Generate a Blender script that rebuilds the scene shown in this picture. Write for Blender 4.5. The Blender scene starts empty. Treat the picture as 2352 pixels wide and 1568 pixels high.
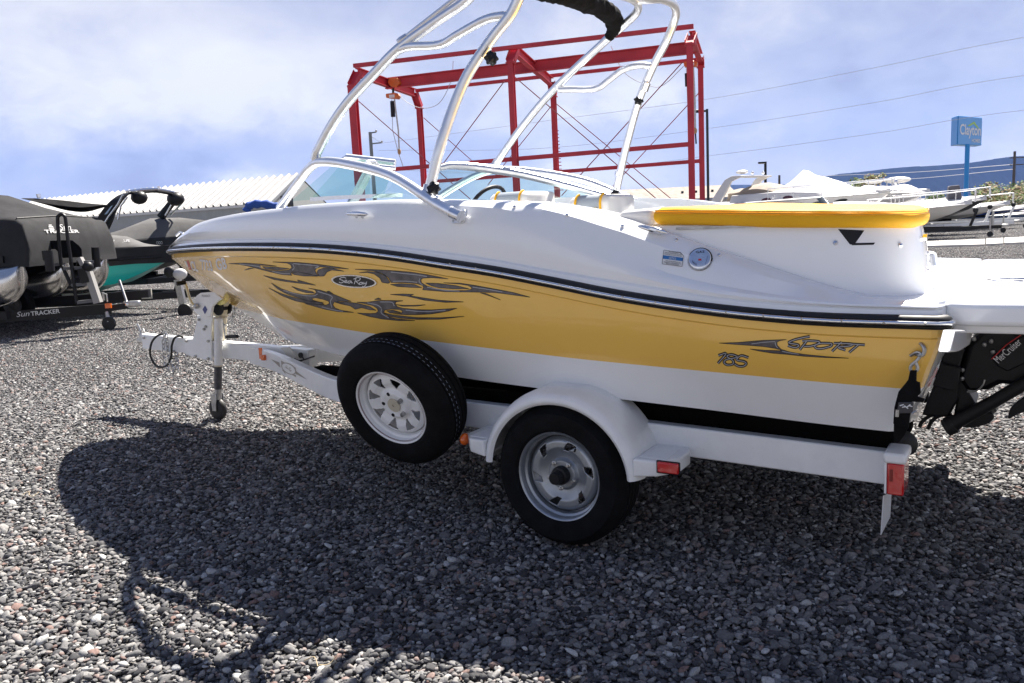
import bpy, bmesh, math, random
import numpy as np
from math import radians, sin, cos, pi, atan, hypot
from mathutils import Vector as V, Matrix, geometry, noise
from mathutils.bvhtree import BVHTree
random.seed(7)
S = bpy.context.scene
COL = S.collection

# ---------------------------------------------------------------- camera
IW, IH, FPX, HY, ROLL, EYE = 2352.0, 1568.0, 1898.0, 500.0, 2.8, 1.40
_p = atan((784 - HY) / FPX); _r = radians(ROLL)
cF = V((0, cos(_p), -sin(_p))); _R0 = V((1, 0, 0)); _U0 = _R0.cross(cF)
cR = _R0 * cos(_r) - _U0 * sin(_r); cU = _R0 * sin(_r) + _U0 * cos(_r)
cC = V((0, 0, EYE))
cam = bpy.data.cameras.new('camera'); camo = bpy.data.objects.new('camera', cam); COL.objects.link(camo)
m = Matrix.Identity(4)
for i, a in enumerate((cR, cU, -cF)):
    for k in range(3): m[k][i] = a[k]
m.translation = cC; camo.matrix_world = m
cam.sensor_width = 36; cam.lens = FPX / IW * 36; cam.clip_start = .05; cam.clip_end = 30000
S.camera = camo
SUN_AZ, SUN_EL = 29.0, 53.0       # azimuth measured from +Y towards +X

# ---------------------------------------------------------------- light
S.view_settings.view_transform = 'Standard'; S.view_settings.look = 'None'
S.view_settings.exposure = 1.65; S.view_settings.gamma = 1; S.view_settings.use_curve_mapping = False
sl = bpy.data.lights.new('sun', 'SUN'); sl.energy = 5.0; sl.angle = radians(.5); sl.color = (1, .94, .86)
so = bpy.data.objects.new('sun', sl); COL.objects.link(so)
sd = V((sin(radians(SUN_AZ)) * cos(radians(SUN_EL)), cos(radians(SUN_AZ)) * cos(radians(SUN_EL)), sin(radians(SUN_EL))))
so.rotation_euler = sd.to_track_quat('Z', 'Y').to_euler(); so.location = sd * 50
W = bpy.data.worlds.new('World'); S.world = W; W.use_nodes = True
nt = W.node_tree; N = nt.nodes; Lk = nt.links; N.clear()
def nd(t, **k):
    n = N.new(t)
    for a, b in k.items(): setattr(n, a, b)
    return n
out = nd('ShaderNodeOutputWorld'); bg = nd('ShaderNodeBackground'); bg.inputs[1].default_value = .05
sky = nd('ShaderNodeTexSky', sky_type='NISHITA', sun_disc=False)
sky.sun_elevation = radians(SUN_EL); sky.sun_rotation = radians(SUN_AZ); sky.altitude = 1400; sky.dust_density = 1.5
tc = nd('ShaderNodeTexCoord'); sep = nd('ShaderNodeSeparateXYZ'); Lk.new(tc.outputs['Generated'], sep.inputs[0])
def mth(op, a, b=None, c=None, clamp=False):
    n = nd('ShaderNodeMath', operation=op, use_clamp=clamp)
    for i, q in enumerate((a, b, c)):
        if q is None: continue
        if isinstance(q, (int, float)): n.inputs[i].default_value = q
        else: Lk.new(q, n.inputs[i])
    return n.outputs[0]
# clouds: a broken overcast built on azimuth and elevation, with banks of cloud where the sky shows them
azn = mth('ARCTAN2', sep.outputs[0], sep.outputs[1]); eln = mth('ARCSINE', sep.outputs[2])
def ns(sx, sy, scale, detail, rough, dist=0, off=0.):
    c = nd('ShaderNodeCombineXYZ'); Lk.new(mth('MULTIPLY', azn, sx), c.inputs[0]); Lk.new(mth('MULTIPLY', eln, sy), c.inputs[1]); c.inputs[2].default_value = off
    n = nd('ShaderNodeTexNoise'); n.inputs['Scale'].default_value = scale; n.inputs['Detail'].default_value = detail
    n.inputs['Roughness'].default_value = rough; n.inputs['Distortion'].default_value = dist
    Lk.new(c.outputs[0], n.inputs['Vector']); return n.outputs['Fac']
def ramp(f, pts):
    n = nd('ShaderNodeValToRGB'); e = n.color_ramp.elements
    while len(e) < len(pts): e.new(.5)
    for q, (p, c) in zip(e, pts): q.position = p; q.color = (*c, 1) if len(c) == 3 else c
    Lk.new(f, n.inputs[0]); return n.outputs[0]
big = ns(1, 2.2, 2.6, 3, .5, .3, 1.0); mid = ns(1, 1.8, 7, 8, .56, .3, 4.0); wisp = ns(1, 1.6, 20, 9, .6, .5, 9.0)
wa = mth('ADD', azn, mth('MULTIPLY_ADD', mid, .22, -.11)); we = mth('ADD', eln, mth('MULTIPLY_ADD', wisp, .05, -.025))
f = mth('ADD', mth('MULTIPLY_ADD', big, .45, .285), mth('ADD', mth('MULTIPLY_ADD', mid, .62, -.31), mth('MULTIPLY_ADD', wisp, .26, -.13)))
for a_, e_, sa, se, w in ((-21, 10, 12, 3.6, .26), (-22, 4.0, 15, 2.4, -.22), (-7, 15.5, 11, 2.6, -.30), (5, 9, 6, 3, .12), (22, 6, 11, 7, -.12), (31, 11, 6, 3.5, -.12),
                          (-16.5, 3.0, 3.0, 1.2, .60), (9.5, 7.6, 3.2, 1.2, .36), (4.5, 2.2, 5, 1.2, .42), (18, 5.5, 3.5, 1.0, .10)):
    p = mth('DIVIDE', mth('SUBTRACT', wa, radians(a_)), radians(sa)); q = mth('DIVIDE', mth('SUBTRACT', we, radians(e_)), radians(se))
    g = mth('EXPONENT', mth('MULTIPLY', mth('ADD', mth('MULTIPLY', p, p), mth('MULTIPLY', q, q)), -1.0)); f = mth('MULTIPLY_ADD', g, w, f)
shade = ramp(f, [(.16, (2.2, 2.1, 3.0)), (.32, (3.2, 3.35, 4.4)), (.46, (4.2, 4.35, 5.2)), (.58, (5.3, 5.4, 5.8)), (.72, (6.3, 6.3, 6.4))])
cover = ramp(f, [(.36, (.88, .88, .88)), (.55, (1, 1, 1))])
mx2 = nd('ShaderNodeMix', data_type='RGBA'); Lk.new(cover, mx2.inputs['Factor'])
Lk.new(sky.outputs[0], mx2.inputs[6]); Lk.new(shade, mx2.inputs[7])
# dark cloud goes on overhead, dimmed and blued out of view to deepen the shade
dk = nd('ShaderNodeMapRange'); dk.interpolation_type = 'SMOOTHSTEP'; dk.inputs[1].default_value = .27; dk.inputs[2].default_value = .50; dk.inputs[3].default_value = 1.0; dk.inputs[4].default_value = 0.0
Lk.new(sep.outputs[2], dk.inputs[0])
dkc = nd('ShaderNodeMix', data_type='RGBA'); Lk.new(dk.outputs[0], dkc.inputs['Factor']); dkc.inputs[6].default_value = (.20, .27, .44, 1); dkc.inputs[7].default_value = (1, 1, 1, 1)
vs_ = nd('ShaderNodeMix', data_type='RGBA', blend_type='MULTIPLY'); vs_.inputs['Factor'].default_value = 1; Lk.new(mx2.outputs[2], vs_.inputs[6]); Lk.new(dkc.outputs[2], vs_.inputs[7])
Lk.new(vs_.outputs[2], bg.inputs[0]); Lk.new(bg.outputs[0], out.inputs[0])

# ---------------------------------------------------------------- picture -> place
def ray(px, py):
    return (cF * FPX + cR * (px - IW / 2) - cU * (py - IH / 2)).normalized()
def at_depth(px, py, d):           # the point seen at (px, py) that lies d metres ahead (world y)
    r = ray(px, py); return cC + r * (d / r.y)
def at_z(px, py, z):
    r = ray(px, py); return cC + r * ((z - EYE) / r.z)
def at_plane(px, py, P, n):
    r = ray(px, py); return cC + r * ((P - cC).dot(n) / r.dot(n))
A = radians(32.5)
ex = V((cos(A), -sin(A), 0)); ey = V((sin(A), cos(A), 0))
O = V((0.16616, 3.34619, 0))
def loc(P): q = P - O; return V((q.dot(ex), q.dot(ey), q.z))
camL = loc(cC)
def L(px, py, y):                  # boat and trailer frame: x aft, y to starboard, z up; plane y = const
    return loc(at_plane(px, py, O + ey * y, ey))
def LZ(px, py, z): return loc(at_z(px, py, z))
def LX(px, py, x): return loc(at_plane(px, py, O + ex * x, ex))
def rayL(px, py):
    r = ray(px, py); return V((r.dot(ex), r.dot(ey), r.z))
YC = 1.12

# ---------------------------------------------------------------- materials
MATS = {}
def mat(name, col, rough=.5, metal=0., var=0., vs=6., bump=0., bs=60., coat=0., emit=None, col2=None, spec=None, rust=0):
    if name in MATS: return MATS[name]
    m = bpy.data.materials.new(name); m.use_nodes = True; t = m.node_tree; b = t.nodes['Principled BSDF']
    b.inputs['Base Color'].default_value = (*col, 1); b.inputs['Roughness'].default_value = rough
    b.inputs['Metallic'].default_value = metal
    if coat: b.inputs['Coat Weight'].default_value = coat; b.inputs['Coat Roughness'].default_value = .04
    if spec is not None: b.inputs['Specular IOR Level'].default_value = spec
    if var or bump:
        tcn = t.nodes.new('ShaderNodeTexCoord')
    if var:
        n = t.nodes.new('ShaderNodeTexNoise'); n.inputs['Scale'].default_value = vs; n.inputs['Detail'].default_value = 6; n.inputs['Roughness'].default_value = .65
        t.links.new(tcn.outputs['Object'], n.inputs['Vector'])
        r = t.nodes.new('ShaderNodeValToRGB'); c2 = col2 or tuple(c * (1 - var) for c in col)
        r.color_ramp.elements[0].position = .35; r.color_ramp.elements[1].position = .65
        r.color_ramp.elements[0].color = (*c2, 1); r.color_ramp.elements[1].color = (*col, 1)
        t.links.new(n.outputs['Fac'], r.inputs[0]); t.links.new(r.outputs[0], b.inputs['Base Color'])
        r2 = t.nodes.new('ShaderNodeMapRange'); r2.inputs[3].default_value = min(1, rough * 1.3); r2.inputs[4].default_value = rough * .8
        t.links.new(n.outputs['Fac'], r2.inputs[0]); t.links.new(r2.outputs[0], b.inputs['Roughness'])
    if bump:
        n = t.nodes.new('ShaderNodeTexNoise'); n.inputs['Scale'].default_value = bs; n.inputs['Detail'].default_value = 4
        t.links.new(tcn.outputs['Object'], n.inputs['Vector'])
        bm = t.nodes.new('ShaderNodeBump'); bm.inputs['Strength'].default_value = bump; bm.inputs['Distance'].default_value = .01
        t.links.new(n.outputs['Fac'], bm.inputs['Height']); t.links.new(bm.outputs[0], b.inputs['Normal'])
    if rust:
        n = t.nodes.new('ShaderNodeTexNoise'); n.inputs['Scale'].default_value = 26; n.inputs['Detail'].default_value = 8; n.inputs['Roughness'].default_value = .75
        t.links.new(tcn.outputs['Object'], n.inputs['Vector'])
        rr = t.nodes.new('ShaderNodeMapRange'); rr.inputs[1].default_value = .66; rr.inputs[2].default_value = .74; rr.inputs[4].default_value = rust
        t.links.new(n.outputs['Fac'], rr.inputs[0])
        mxr = t.nodes.new('ShaderNodeMix'); mxr.data_type = 'RGBA'; mxr.inputs[7].default_value = (.20, .09, .04, 1)
        src = b.inputs['Base Color'].links[0].from_socket
        t.links.new(rr.outputs[0], mxr.inputs[0]); t.links.new(src, mxr.inputs[6]); t.links.new(mxr.outputs[2], b.inputs['Base Color'])
    MATS[name] = m; return m
white_gel = mat('white_gelcoat', (.89, .90, .91), .22, var=.03, vs=2.5, coat=.6)
yellow_gel = mat('yellow_gelcoat', (.98, .60, .125), .2, var=.05, vs=1.8, coat=.7)
chrome = mat('polished_aluminium', (.82, .83, .85), .16, 1., var=.12, vs=30)
brushed = mat('brushed_aluminium', (.90, .91, .93), .33, 1., var=.1, vs=14, bump=.03, bs=300)
steel = mat('zinc_steel', (.55, .55, .54), .42, 1., var=.3, vs=30)
rubber = mat('black_rubber', (.012, .012, .013), .55, var=.3, vs=20, bump=.05, bs=200)
tyre_m = mat('tyre_rubber', (.009, .009, .010), .8, var=.35, vs=14, bump=.12, bs=180, spec=.12)
black_p = mat('black_paint', (.007, .007, .009), .4, spec=.3, var=.2, vs=10)
black_pl = mat('black_plastic', (.009, .009, .011), .45, spec=.3, var=.2, vs=12)
trailer_w = mat('white_trailer_paint', (.84, .85, .85), .32, var=.08, vs=9, coat=.3, rust=.5)
rim_w = mat('white_rim_paint', (.83, .84, .85), .35, var=.08, vs=8, rust=.8)
rim_g = mat('galvanised_rim', (.40, .43, .47), .38, .75, var=.25, vs=7)
vinyl_y = mat('yellow_vinyl', (.88, .46, .02), .6, var=.06, vs=5, bump=.1, bs=160, spec=.2)
vinyl_w = mat('white_vinyl', (.78, .76, .72), .45, var=.04, vs=6, bump=.06, bs=160)
vinyl_g = mat('grey_vinyl', (.34, .38, .42), .42, var=.08, vs=8, bump=.06, bs=160)
canvas_k = mat('black_canvas', (.008, .008, .009), .85, spec=.1, var=.3, vs=16, bump=.6, bs=45)
red_steel = mat('red_painted_steel', (.58, .035, .055), .55, var=.3, vs=1.1, rust=.5)
red_lens = mat('red_lens', (.55, .01, .012), .15, coat=1.)
amber_lens = mat('amber_lens', (.75, .13, .008), .2, coat=1.)
carpet = mat('black_bunk_carpet', (.006, .006, .006), .95, bump=.5, bs=90, spec=.05)
bottompaint = mat('black_bottom_paint', (.005, .005, .006), .6, spec=.1)
flame_g = mat('grey_decal', (.17, .155, .16), .3, var=.55, vs=16, col2=(.07, .065, .07))
flame_l = mat('light_decal', (.42, .43, .47), .3)
ink = mat('black_decal', (.008, .008, .010), .3)
white_ink = mat('white_decal', (.75, .75, .75), .4)
grey_ink = mat('silver_decal', (.45, .42, .38), .35)
red_ink = mat('red_decal', (.55, .03, .03), .4)
blue_ink = mat('blue_decal', (.03, .16, .42), .4)
def glassmat(name, tint, refl=1.0):
    m = bpy.data.materials.new(name); m.use_nodes = True; t = m.node_tree; t.nodes.clear()
    o = t.nodes.new('ShaderNodeOutputMaterial'); mxs = t.nodes.new('ShaderNodeMixShader'); tr = t.nodes.new('ShaderNodeBsdfTransparent')
    gl = t.nodes.new('ShaderNodeBsdfGlossy'); fr = t.nodes.new('ShaderNodeFresnel'); fr.inputs[0].default_value = 1.5
    gl.inputs['Roughness'].default_value = .01; tr.inputs[0].default_value = (*tint, 1)
    t.links.new(fr.outputs[0], mxs.inputs[0]); t.links.new(tr.outputs[0], mxs.inputs[1]); t.links.new(gl.outputs[0], mxs.inputs[2])
    t.links.new(mxs.outputs[0], o.inputs[0]); return m
glass = glassmat('tinted_glass', (.76, .93, .88))

# ---------------------------------------------------------------- builders
class MB:
    def __init__(s): s.v = []; s.f = []; s.m = []
    def add(s, vs, fs, mi=0):
        o = len(s.v); s.v += [V(p) for p in vs]; s.f += [tuple(o + i for i in f) for f in fs]; s.m += [mi] * len(fs); return s
    def hexa(s, c, mi=0):   # 8 corners: bottom 4 then top 4
        return s.add(c, [(0, 3, 2, 1), (4, 5, 6, 7), (0, 1, 5, 4), (1, 2, 6, 5), (2, 3, 7, 6), (3, 0, 4, 7)], mi)
    def box(s, c, d, rz=0, mi=0, R=None):
        c = V(c); a, b, h = d[0] / 2, d[1] / 2, d[2] / 2; R = R or Matrix.Rotation(rz, 3, 'Z')
        return s.hexa([c + R @ V(p) for p in ((-a, -b, -h), (a, -b, -h), (a, b, -h), (-a, b, -h), (-a, -b, h), (a, -b, h), (a, b, h), (-a, b, h))], mi)
    def beam(s, p, q, w, h, up=(0, 0, 1), mi=0):
        p, q = V(p), V(q); d = (q - p).normalized(); sd_ = d.cross(V(up)).normalized(); u = sd_.cross(d)
        a, b = sd_ * w / 2, u * h / 2
        return s.hexa([p - a - b, q - a - b, q + a - b, p + a - b, p - a + b, q - a + b, q + a + b, p + a + b], mi)
    def ibeam(s, p, q, w, h, t=.02, up=(0, 0, 1), mi=0):
        p, q = V(p), V(q); d = (q - p).normalized(); sd_ = d.cross(V(up)).normalized(); u = sd_.cross(d)
        for k in (1, -1): s.beam(p + u * k * (h - t) / 2, q + u * k * (h - t) / 2, w, t, up, mi)
        return s.beam(p, q, t * .7, h - 2 * t - .001, up, mi)
    def tube(s, pts, r, n=10, closed=False, caps=True, mi=0):
        pts = [V(p) for p in pts]; k = len(pts); rs = r if isinstance(r, (list, tuple)) else [r] * k
        o = len(s.v); t0 = (pts[1] - pts[0]).normalized(); u = t0.orthogonal().normalized(); prev = t0
        for i, p in enumerate(pts):
            if closed: t = (pts[(i + 1) % k] - pts[i - 1]).normalized()
            elif i == 0: t = t0
            elif i == k - 1: t = (p - pts[-2]).normalized()
            else: t = (pts[i + 1] - pts[i - 1]).normalized()
            u = (prev.rotation_difference(t) @ u); u = (u - t * u.dot(t)).normalized(); prev = t; w = t.cross(u)
            for j in range(n):
                a = 2 * pi * j / n; s.v.append(p + (u * cos(a) + w * sin(a)) * rs[i])
        for i in range(k if closed else k - 1):
            i2 = (i + 1) % k
            for j in range(n):
                j2 = (j + 1) % n; s.f.append((o + i * n + j, o + i * n + j2, o + i2 * n + j2, o + i2 * n + j)); s.m.append(mi)
        if caps and not closed:
            s.f.append(tuple(o + j for j in range(n))[::-1]); s.f.append(tuple(o + (k - 1) * n + j for j in range(n))); s.m += [mi, mi]
        return s
    def lathe(s, c, ax, prof, n=40, mi=0, closed=False):   # prof: (radius, offset along ax)
        c = V(c); ax = V(ax).normalized(); u = ax.orthogonal().normalized(); w = ax.cross(u); o = len(s.v); k = len(prof)
        for r, h in prof:
            for j in range(n):
                a = 2 * pi * j / n; s.v.append(c + ax * h + (u * cos(a) + w * sin(a)) * r)
        for i in range(k if closed else k - 1):
            i2 = (i + 1) % k
            for j in range(n):
                j2 = (j + 1) % n; s.f.append((o + i * n + j, o + i * n + j2, o + i2 * n + j2, o + i2 * n + j)); s.m.append(mi)
        return s
    def prism(s, poly, ext, mi=0):
        poly = [V(p) for p in poly]; ext = V(ext); n = len(poly); o = len(s.v)
        s.v += poly + [p + ext for p in poly]
        tris = geometry.tessellate_polygon([poly])
        for t in tris: s.f.append(tuple(o + i for i in t)); s.f.append(tuple(o + n + i for i in reversed(t))); s.m += [mi, mi]
        for i in range(n):
            j = (i + 1) % n; s.f.append((o + i, o + j, o + n + j, o + n + i)); s.m.append(mi)
        return s
    def grid(s, rows, mi=0, wrap=False):
        o = len(s.v); n = len(rows[0])
        for r in rows: s.v += [V(p) for p in r]
        for i in range(len(rows) - 1):
            for j in range(n if wrap else n - 1):
                j2 = (j + 1) % n
                s.f.append((o + i * n + j, o + i * n + j2, o + (i + 1) * n + j2, o + (i + 1) * n + j)); s.m.append(mi(i, j) if callable(mi) else mi)
        return s
    def ball(s, c, r, n=12, sc=(1, 1, 1), mi=0):
        c = V(c); k = n // 2; rows = []
        for i in range(k + 1):
            a = pi * i / k; rows.append([c + V((r * sc[0] * sin(a) * cos(2 * pi * j / n), r * sc[1] * sin(a) * sin(2 * pi * j / n), r * sc[2] * cos(a))) for j in range(n)])
        return s.grid(rows, mi, True)
    def build(s, name, mats, parent=None, smooth=True, ang=35, bevel=0, sub=0, flip=True, seg=2):
        me = bpy.data.meshes.new(name); me.from_pydata([tuple(p) for p in s.v], [], s.f)
        for m_ in (mats if isinstance(mats, (list, tuple)) else [mats]): me.materials.append(m_)
        me.polygons.foreach_set('material_index', s.m)
        bm = bmesh.new(); bm.from_mesh(me); bmesh.ops.remove_doubles(bm, verts=bm.verts, dist=1e-5)
        if flip: bmesh.ops.recalc_face_normals(bm, faces=bm.faces)
        bm.to_mesh(me); bm.free()
        if smooth: me.shade_smooth(); me.set_sharp_from_angle(angle=radians(ang))
        o = bpy.data.objects.new(name, me); COL.objects.link(o)
        if parent: o.parent = parent
        if bevel:
            b = o.modifiers.new('b', 'BEVEL'); b.width = bevel; b.segments = seg; b.limit_method = 'ANGLE'; b.angle_limit = radians(40); b.harden_normals = False
        if sub: q = o.modifiers.new('s', 'SUBSURF'); q.levels = sub; q.render_levels = sub
        return o
def empty(name, label=None, cat=None, group=None, locn=(0, 0, 0), rz=0):
    o = bpy.data.objects.new(name, None); COL.objects.link(o); o.location = locn; o.rotation_euler = (0, 0, rz); o.empty_display_size = .2
    return tag(o, label, cat, group)
def tag(o, label=None, cat=None, group=None, kind=None):
    for k, q in (('label', label), ('category', cat), ('group', group), ('kind', kind)):
        if q: o[k] = q
    return o
def copy_tree(o, parent=None):
    c = o.copy(); COL.objects.link(c); c.parent = parent
    for ch in list(o.children): copy_tree(ch, c)
    return c
def crom(pts, n=6):              # Catmull-Rom through the points
    pts = [V(p) for p in pts]; out_ = []
    P = [pts[0] * 2 - pts[1]] + pts + [pts[-1] * 2 - pts[-2]]
    for i in range(1, len(P) - 2):
        for k in range(n):
            t = k / n; a, b, c, d = P[i - 1], P[i], P[i + 1], P[i + 2]
            out_.append(.5 * ((2 * b) + (c - a) * t + (2 * a - 5 * b + 4 * c - d) * t * t + (-a + 3 * b - 3 * c + d) * t ** 3))
    out_.append(pts[-1]); return out_
def itp(x, T):
    # monotone-ish smooth interpolation of a table
    xs = [t[0] for t in T]; ys = [t[1] for t in T]
    if x <= xs[0]: return ys[0]
    if x >= xs[-1]: return ys[-1]
    i = max(k for k in range(len(xs)) if xs[k] <= x); i = min(i, len(xs) - 2)
    def slope(k):
        if k == 0: return (ys[1] - ys[0]) / (xs[1] - xs[0])
        if k == len(xs) - 1: return (ys[-1] - ys[-2]) / (xs[-1] - xs[-2])
        a = (ys[k] - ys[k - 1]) / (xs[k] - xs[k - 1]); b = (ys[k + 1] - ys[k]) / (xs[k + 1] - xs[k])
        return 0 if a * b <= 0 else 2 * a * b / (a + b)
    h = xs[i + 1] - xs[i]; t = (x - xs[i]) / h; m0, m1 = slope(i) * h, slope(i + 1) * h
    return (2 * t**3 - 3 * t**2 + 1) * ys[i] + (t**3 - 2 * t**2 + t) * m0 + (-2 * t**3 + 3 * t**2) * ys[i + 1] + (t**3 - t**2) * m1
def bvh_of(obs):
    vs, fs = [], []
    for o in obs:
        k = len(vs); vs += [v.co.copy() for v in o.data.vertices]; fs += [tuple(k + i for i in p.vertices) for p in o.data.polygons]
    return BVHTree.FromPolygons(vs, fs)
def drape(name, mats, parent, bvh, polys, off=.0015, maxlen=14, o_=None, kind=None):
    # thin print laid on a body panel: outline points given in the picture are cast on the panel, 1.5 mm proud
    vs, fs, ms = [], [], []
    for item in polys:
        if item[0] == 'mesh': _, pv, pf, mi = item; tris = pf
        else:
            pv, mi = item; tris = geometry.tessellate_polygon([[V((p[0], p[1], 0)) for p in pv]])
        k = len(vs); vs += [V((p[0], p[1], 0)) for p in pv]; fs += [tuple(k + i for i in t) for t in tris]; ms += [mi] * len(tris)
    me = bpy.data.meshes.new(name); me.from_pydata(vs, [], fs); me.polygons.foreach_set('material_index', ms)
    bm = bmesh.new(); bm.from_mesh(me)
    for _ in range(4):
        es = [e for e in bm.edges if e.calc_length() > maxlen]
        if not es: break
        bmesh.ops.subdivide_edges(bm, edges=es, cuts=1); bmesh.ops.triangulate(bm, faces=bm.faces)
    bad = []
    for v in bm.verts:
        r = rayL(v.co.x, v.co.y); h, n_, i_, d_ = bvh.ray_cast(camL, r)
        if h is None: bad.append(v); continue
        if n_.dot(r) > 0: n_ = -n_
        v.co = h + n_ * off
    if bad: bmesh.ops.delete(bm, geom=bad, context='VERTS')
    bmesh.ops.recalc_face_normals(bm, faces=bm.faces)
    bm.to_mesh(me); bm.free(); me.shade_smooth()
    for m_ in (mats if isinstance(mats, (list, tuple)) else [mats]): me.materials.append(m_)
    o = bpy.data.objects.new(name, me); COL.objects.link(o); o.parent = parent; return o
def strokes(lines, w, T=None):
    out_ = []
    for ln in lines:
        ln = [V((p[0], p[1])) for p in ln]
        if T: ln = [V((T[0] + p.x / T[2], T[1] + p.y / T[2])) for p in ln]
        if len(ln) > 2:
            ln = [V((p.x, p.y)) for p in crom([(p.x, p.y, 0) for p in ln], 4)]
        pv, pf = [], []
        for i, p in enumerate(ln):
            t = (ln[min(i + 1, len(ln) - 1)] - ln[max(i - 1, 0)]).normalized(); n_ = V((-t.y, t.x)) * w / 2
            pv += [p + n_, p - n_]
            if i: k = 2 * i; pf += [(k - 2, k - 1, k + 1), (k - 2, k + 1, k)]
        out_.append((pv, pf))
    return out_
def text_mesh(s, extrude=0, shear=0, sp=1.0, bold=0):
    cu = bpy.data.curves.new('t', 'FONT'); cu.body = s; cu.extrude = extrude; cu.shear = shear; cu.space_character = sp; cu.offset = bold; cu.resolution_u = 3
    o = bpy.data.objects.new('t', cu); COL.objects.link(o); dg = bpy.context.evaluated_depsgraph_get(); dg.update()
    me = bpy.data.meshes.new_from_object(o.evaluated_get(dg)); bpy.data.objects.remove(o)
    vs = [v.co.copy() for v in me.vertices]; fs = [tuple(p.vertices) for p in me.polygons]; bpy.data.meshes.remove(me); return vs, fs
def text_px(s, p0, p1, h, lean=0, bold=0):   # text on a base line p0->p1 in the picture, letters h tall
    vs, fs = text_mesh(s, bold=bold); w = max(v.x for v in vs); x0 = min(v.x for v in vs)
    d = V((p1[0] - p0[0], p1[1] - p0[1]))
    return [(p0[0] + d.x * (v.x - x0) / (w - x0) + lean * v.y * h / .7, p0[1] + d.y * (v.x - x0) / (w - x0) - v.y * h / .7) for v in vs], fs
def text_obj(s, name, m_, parent, p0, right, up, h, w=None, shear=0, bold=0):   # flat lettering on a plane in 3D
    vs, fs = text_mesh(s, shear=shear, bold=bold); x1 = max(v.x for v in vs); k = h / .7; kx = (w / x1) if w else k
    right, up, p0 = V(right).normalized(), V(up).normalized(), V(p0)
    b = MB(); b.add([p0 + right * v.x * kx + up * v.y * k for v in vs], fs); return b.build(name, m_, parent, smooth=False, flip=False)
# ================================================================ SPORT BOAT
boat = empty('sport_boat', 'yellow and white bowrider sport boat with flame decals and aluminium wakeboard tower, on white trailer', 'boat', locn=O, rz=-A)
def lerp(a, b, t): return a + (b - a) * t
def pt(x, v, z, s=1): return V((x, YC - s * v, z))
TBR = [(-3.84, 0), (-3.82, .05), (-3.78, .12), (-3.7, .2), (-3.55, .31), (-3.3, .46), (-3.0, .60), (-2.6, .76), (-2.2, .88), (-1.8, .965), (-1.4, 1.03), (-.9, 1.08), (-.3, 1.107), (.4, 1.115), (1.43, 1.09)]
TZR = [(-3.84, 1.262), (-3.7, 1.272), (-3.4, 1.288), (-3.0, 1.300), (-2.6, 1.309), (-2.2, 1.312), (-1.8, 1.308), (-1.4, 1.296), (-1.1, 1.277), (-.8, 1.247), (-.55, 1.214), (-.3, 1.182), (0, 1.133), (.3, 1.081), (.6, 1.041), (.85, 1.017), (1.1, 1.004), (1.43, 1.001)]
TBY = [(-3.29, 0), (-3.2, .05), (-2.9, .22), (-2.5, .46), (-2.1, .66), (-1.7, .80), (-1.2, .92), (-.5, 1.0), (.2, 1.027), (1.4, 1.02)]
TZY = [(-3.29, .842), (-3.02, .85), (-2.63, .866), (-2.19, .876), (-1.75, .875), (-1.49, .87), (-1.12, .857), (-.78, .845), (-.26, .822), (.12, .804), (.62, .785), (1.12, .768), (1.33, .764)]
TBC = [(-2.9, 0), (-2.7, .14), (-2.3, .4), (-1.9, .58), (-1.5, .72), (-1.0, .84), (-.3, .92), (.4, .94), (1.4, .94)]
TZC = [(-2.9, .665), (-2.27, .688), (-2.0, .689), (-1.57, .683), (-.7, .658), (-.25, .645), (.216, .627), (.58, .614), (1.11, .593), (1.25, .59)]
TZK = [(-2.9, .665), (-2.67, .60), (-2.2, .52), (-1.5, .46), (-.5, .42), (1.2, .40)]
NT = 80
def g_(t): return t ** 1.6
def cA(t, dv, dz):
    x = lerp(-3.84, 1.385, g_(t)); return (x, max(0, itp(x, TBR) + dv * min(1, t * 12)), itp(x, TZR) + dz)
def cY(t):
    x = lerp(-3.29, 1.325, g_(t)); return (x, itp(x, TBY), itp(x, TZY))
def cC_(t):
    x = lerp(-2.9, 1.245, g_(t)); return (x, itp(x, TBC), itp(x, TZC))
def cK(t):
    x = lerp(-2.9, 1.2, g_(t)); return (x, 0, itp(x, TZK))
def hull_section(t):
    a0, a1, a2, a3 = cA(t, 0, 0), cA(t, .002, -.024), cA(t, .002, -.05), cA(t, -.012, -.058)
    y = cY(t); c = cC_(t); k = cK(t); fl = (1 - t) ** 2
    cols = [a0, a1, a2, a3]
    for s in (.12, .26, .42, .6, .8):
        bx = -.42 * s * (1 - s) * (1 - t) ** 5
        cols.append((lerp(a3[0], y[0], s) + bx, max(0, lerp(a3[1], y[1], s) - .02 * s * (1 - s) * 4 * fl * min(1, t * 6) + .012 * (1 - fl) * 4 * s * (1 - s)), lerp(a3[2], y[2], s)))
    cols.append(y); cols.append(tuple(lerp(y[i], c[i], .5) for i in range(3))); cols.append(c)
    c2 = (c[0], max(0, c[1] - .05 * min(1, t * 8)), c[2] - .002)   # chine flat
    cols.append(c2)
    for s in (.35, .7): cols.append(tuple(lerp(c2[i], k[i], s) for i in range(3)))
    cols.append(k); return cols
NC = len(hull_section(.5)); IY = 9; IC = 11
rows = []
for i in range(NT + 1): rows.append(hull_section(i / NT))
last = rows[-1]
for dx, f, q in ((.018, 1, .010), (.028, 1, .032), (.032, 1, .06), (.034, .5, 0), (.036, 0, 0)):
    rows.append([(x + dx, max(0, v * f - q) if v > 0 else 0, z) for x, v, z in last])
full = [[pt(*c) for c in r] + [pt(*c, -1) for c in r[-2::-1]] for r in rows]
def hull_mi(i, j):
    j = j if j < NC - 1 else 2 * (NC - 1) - 1 - j
    if i >= NT + 3: return 1
    if j < IY: return 0
    if j < IC: return 1
    return 1 if i < NT * .62 else 2
hull = MB().grid(full, hull_mi).build('hull', [yellow_gel, white_gel, bottompaint], boat, ang=24)

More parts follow.
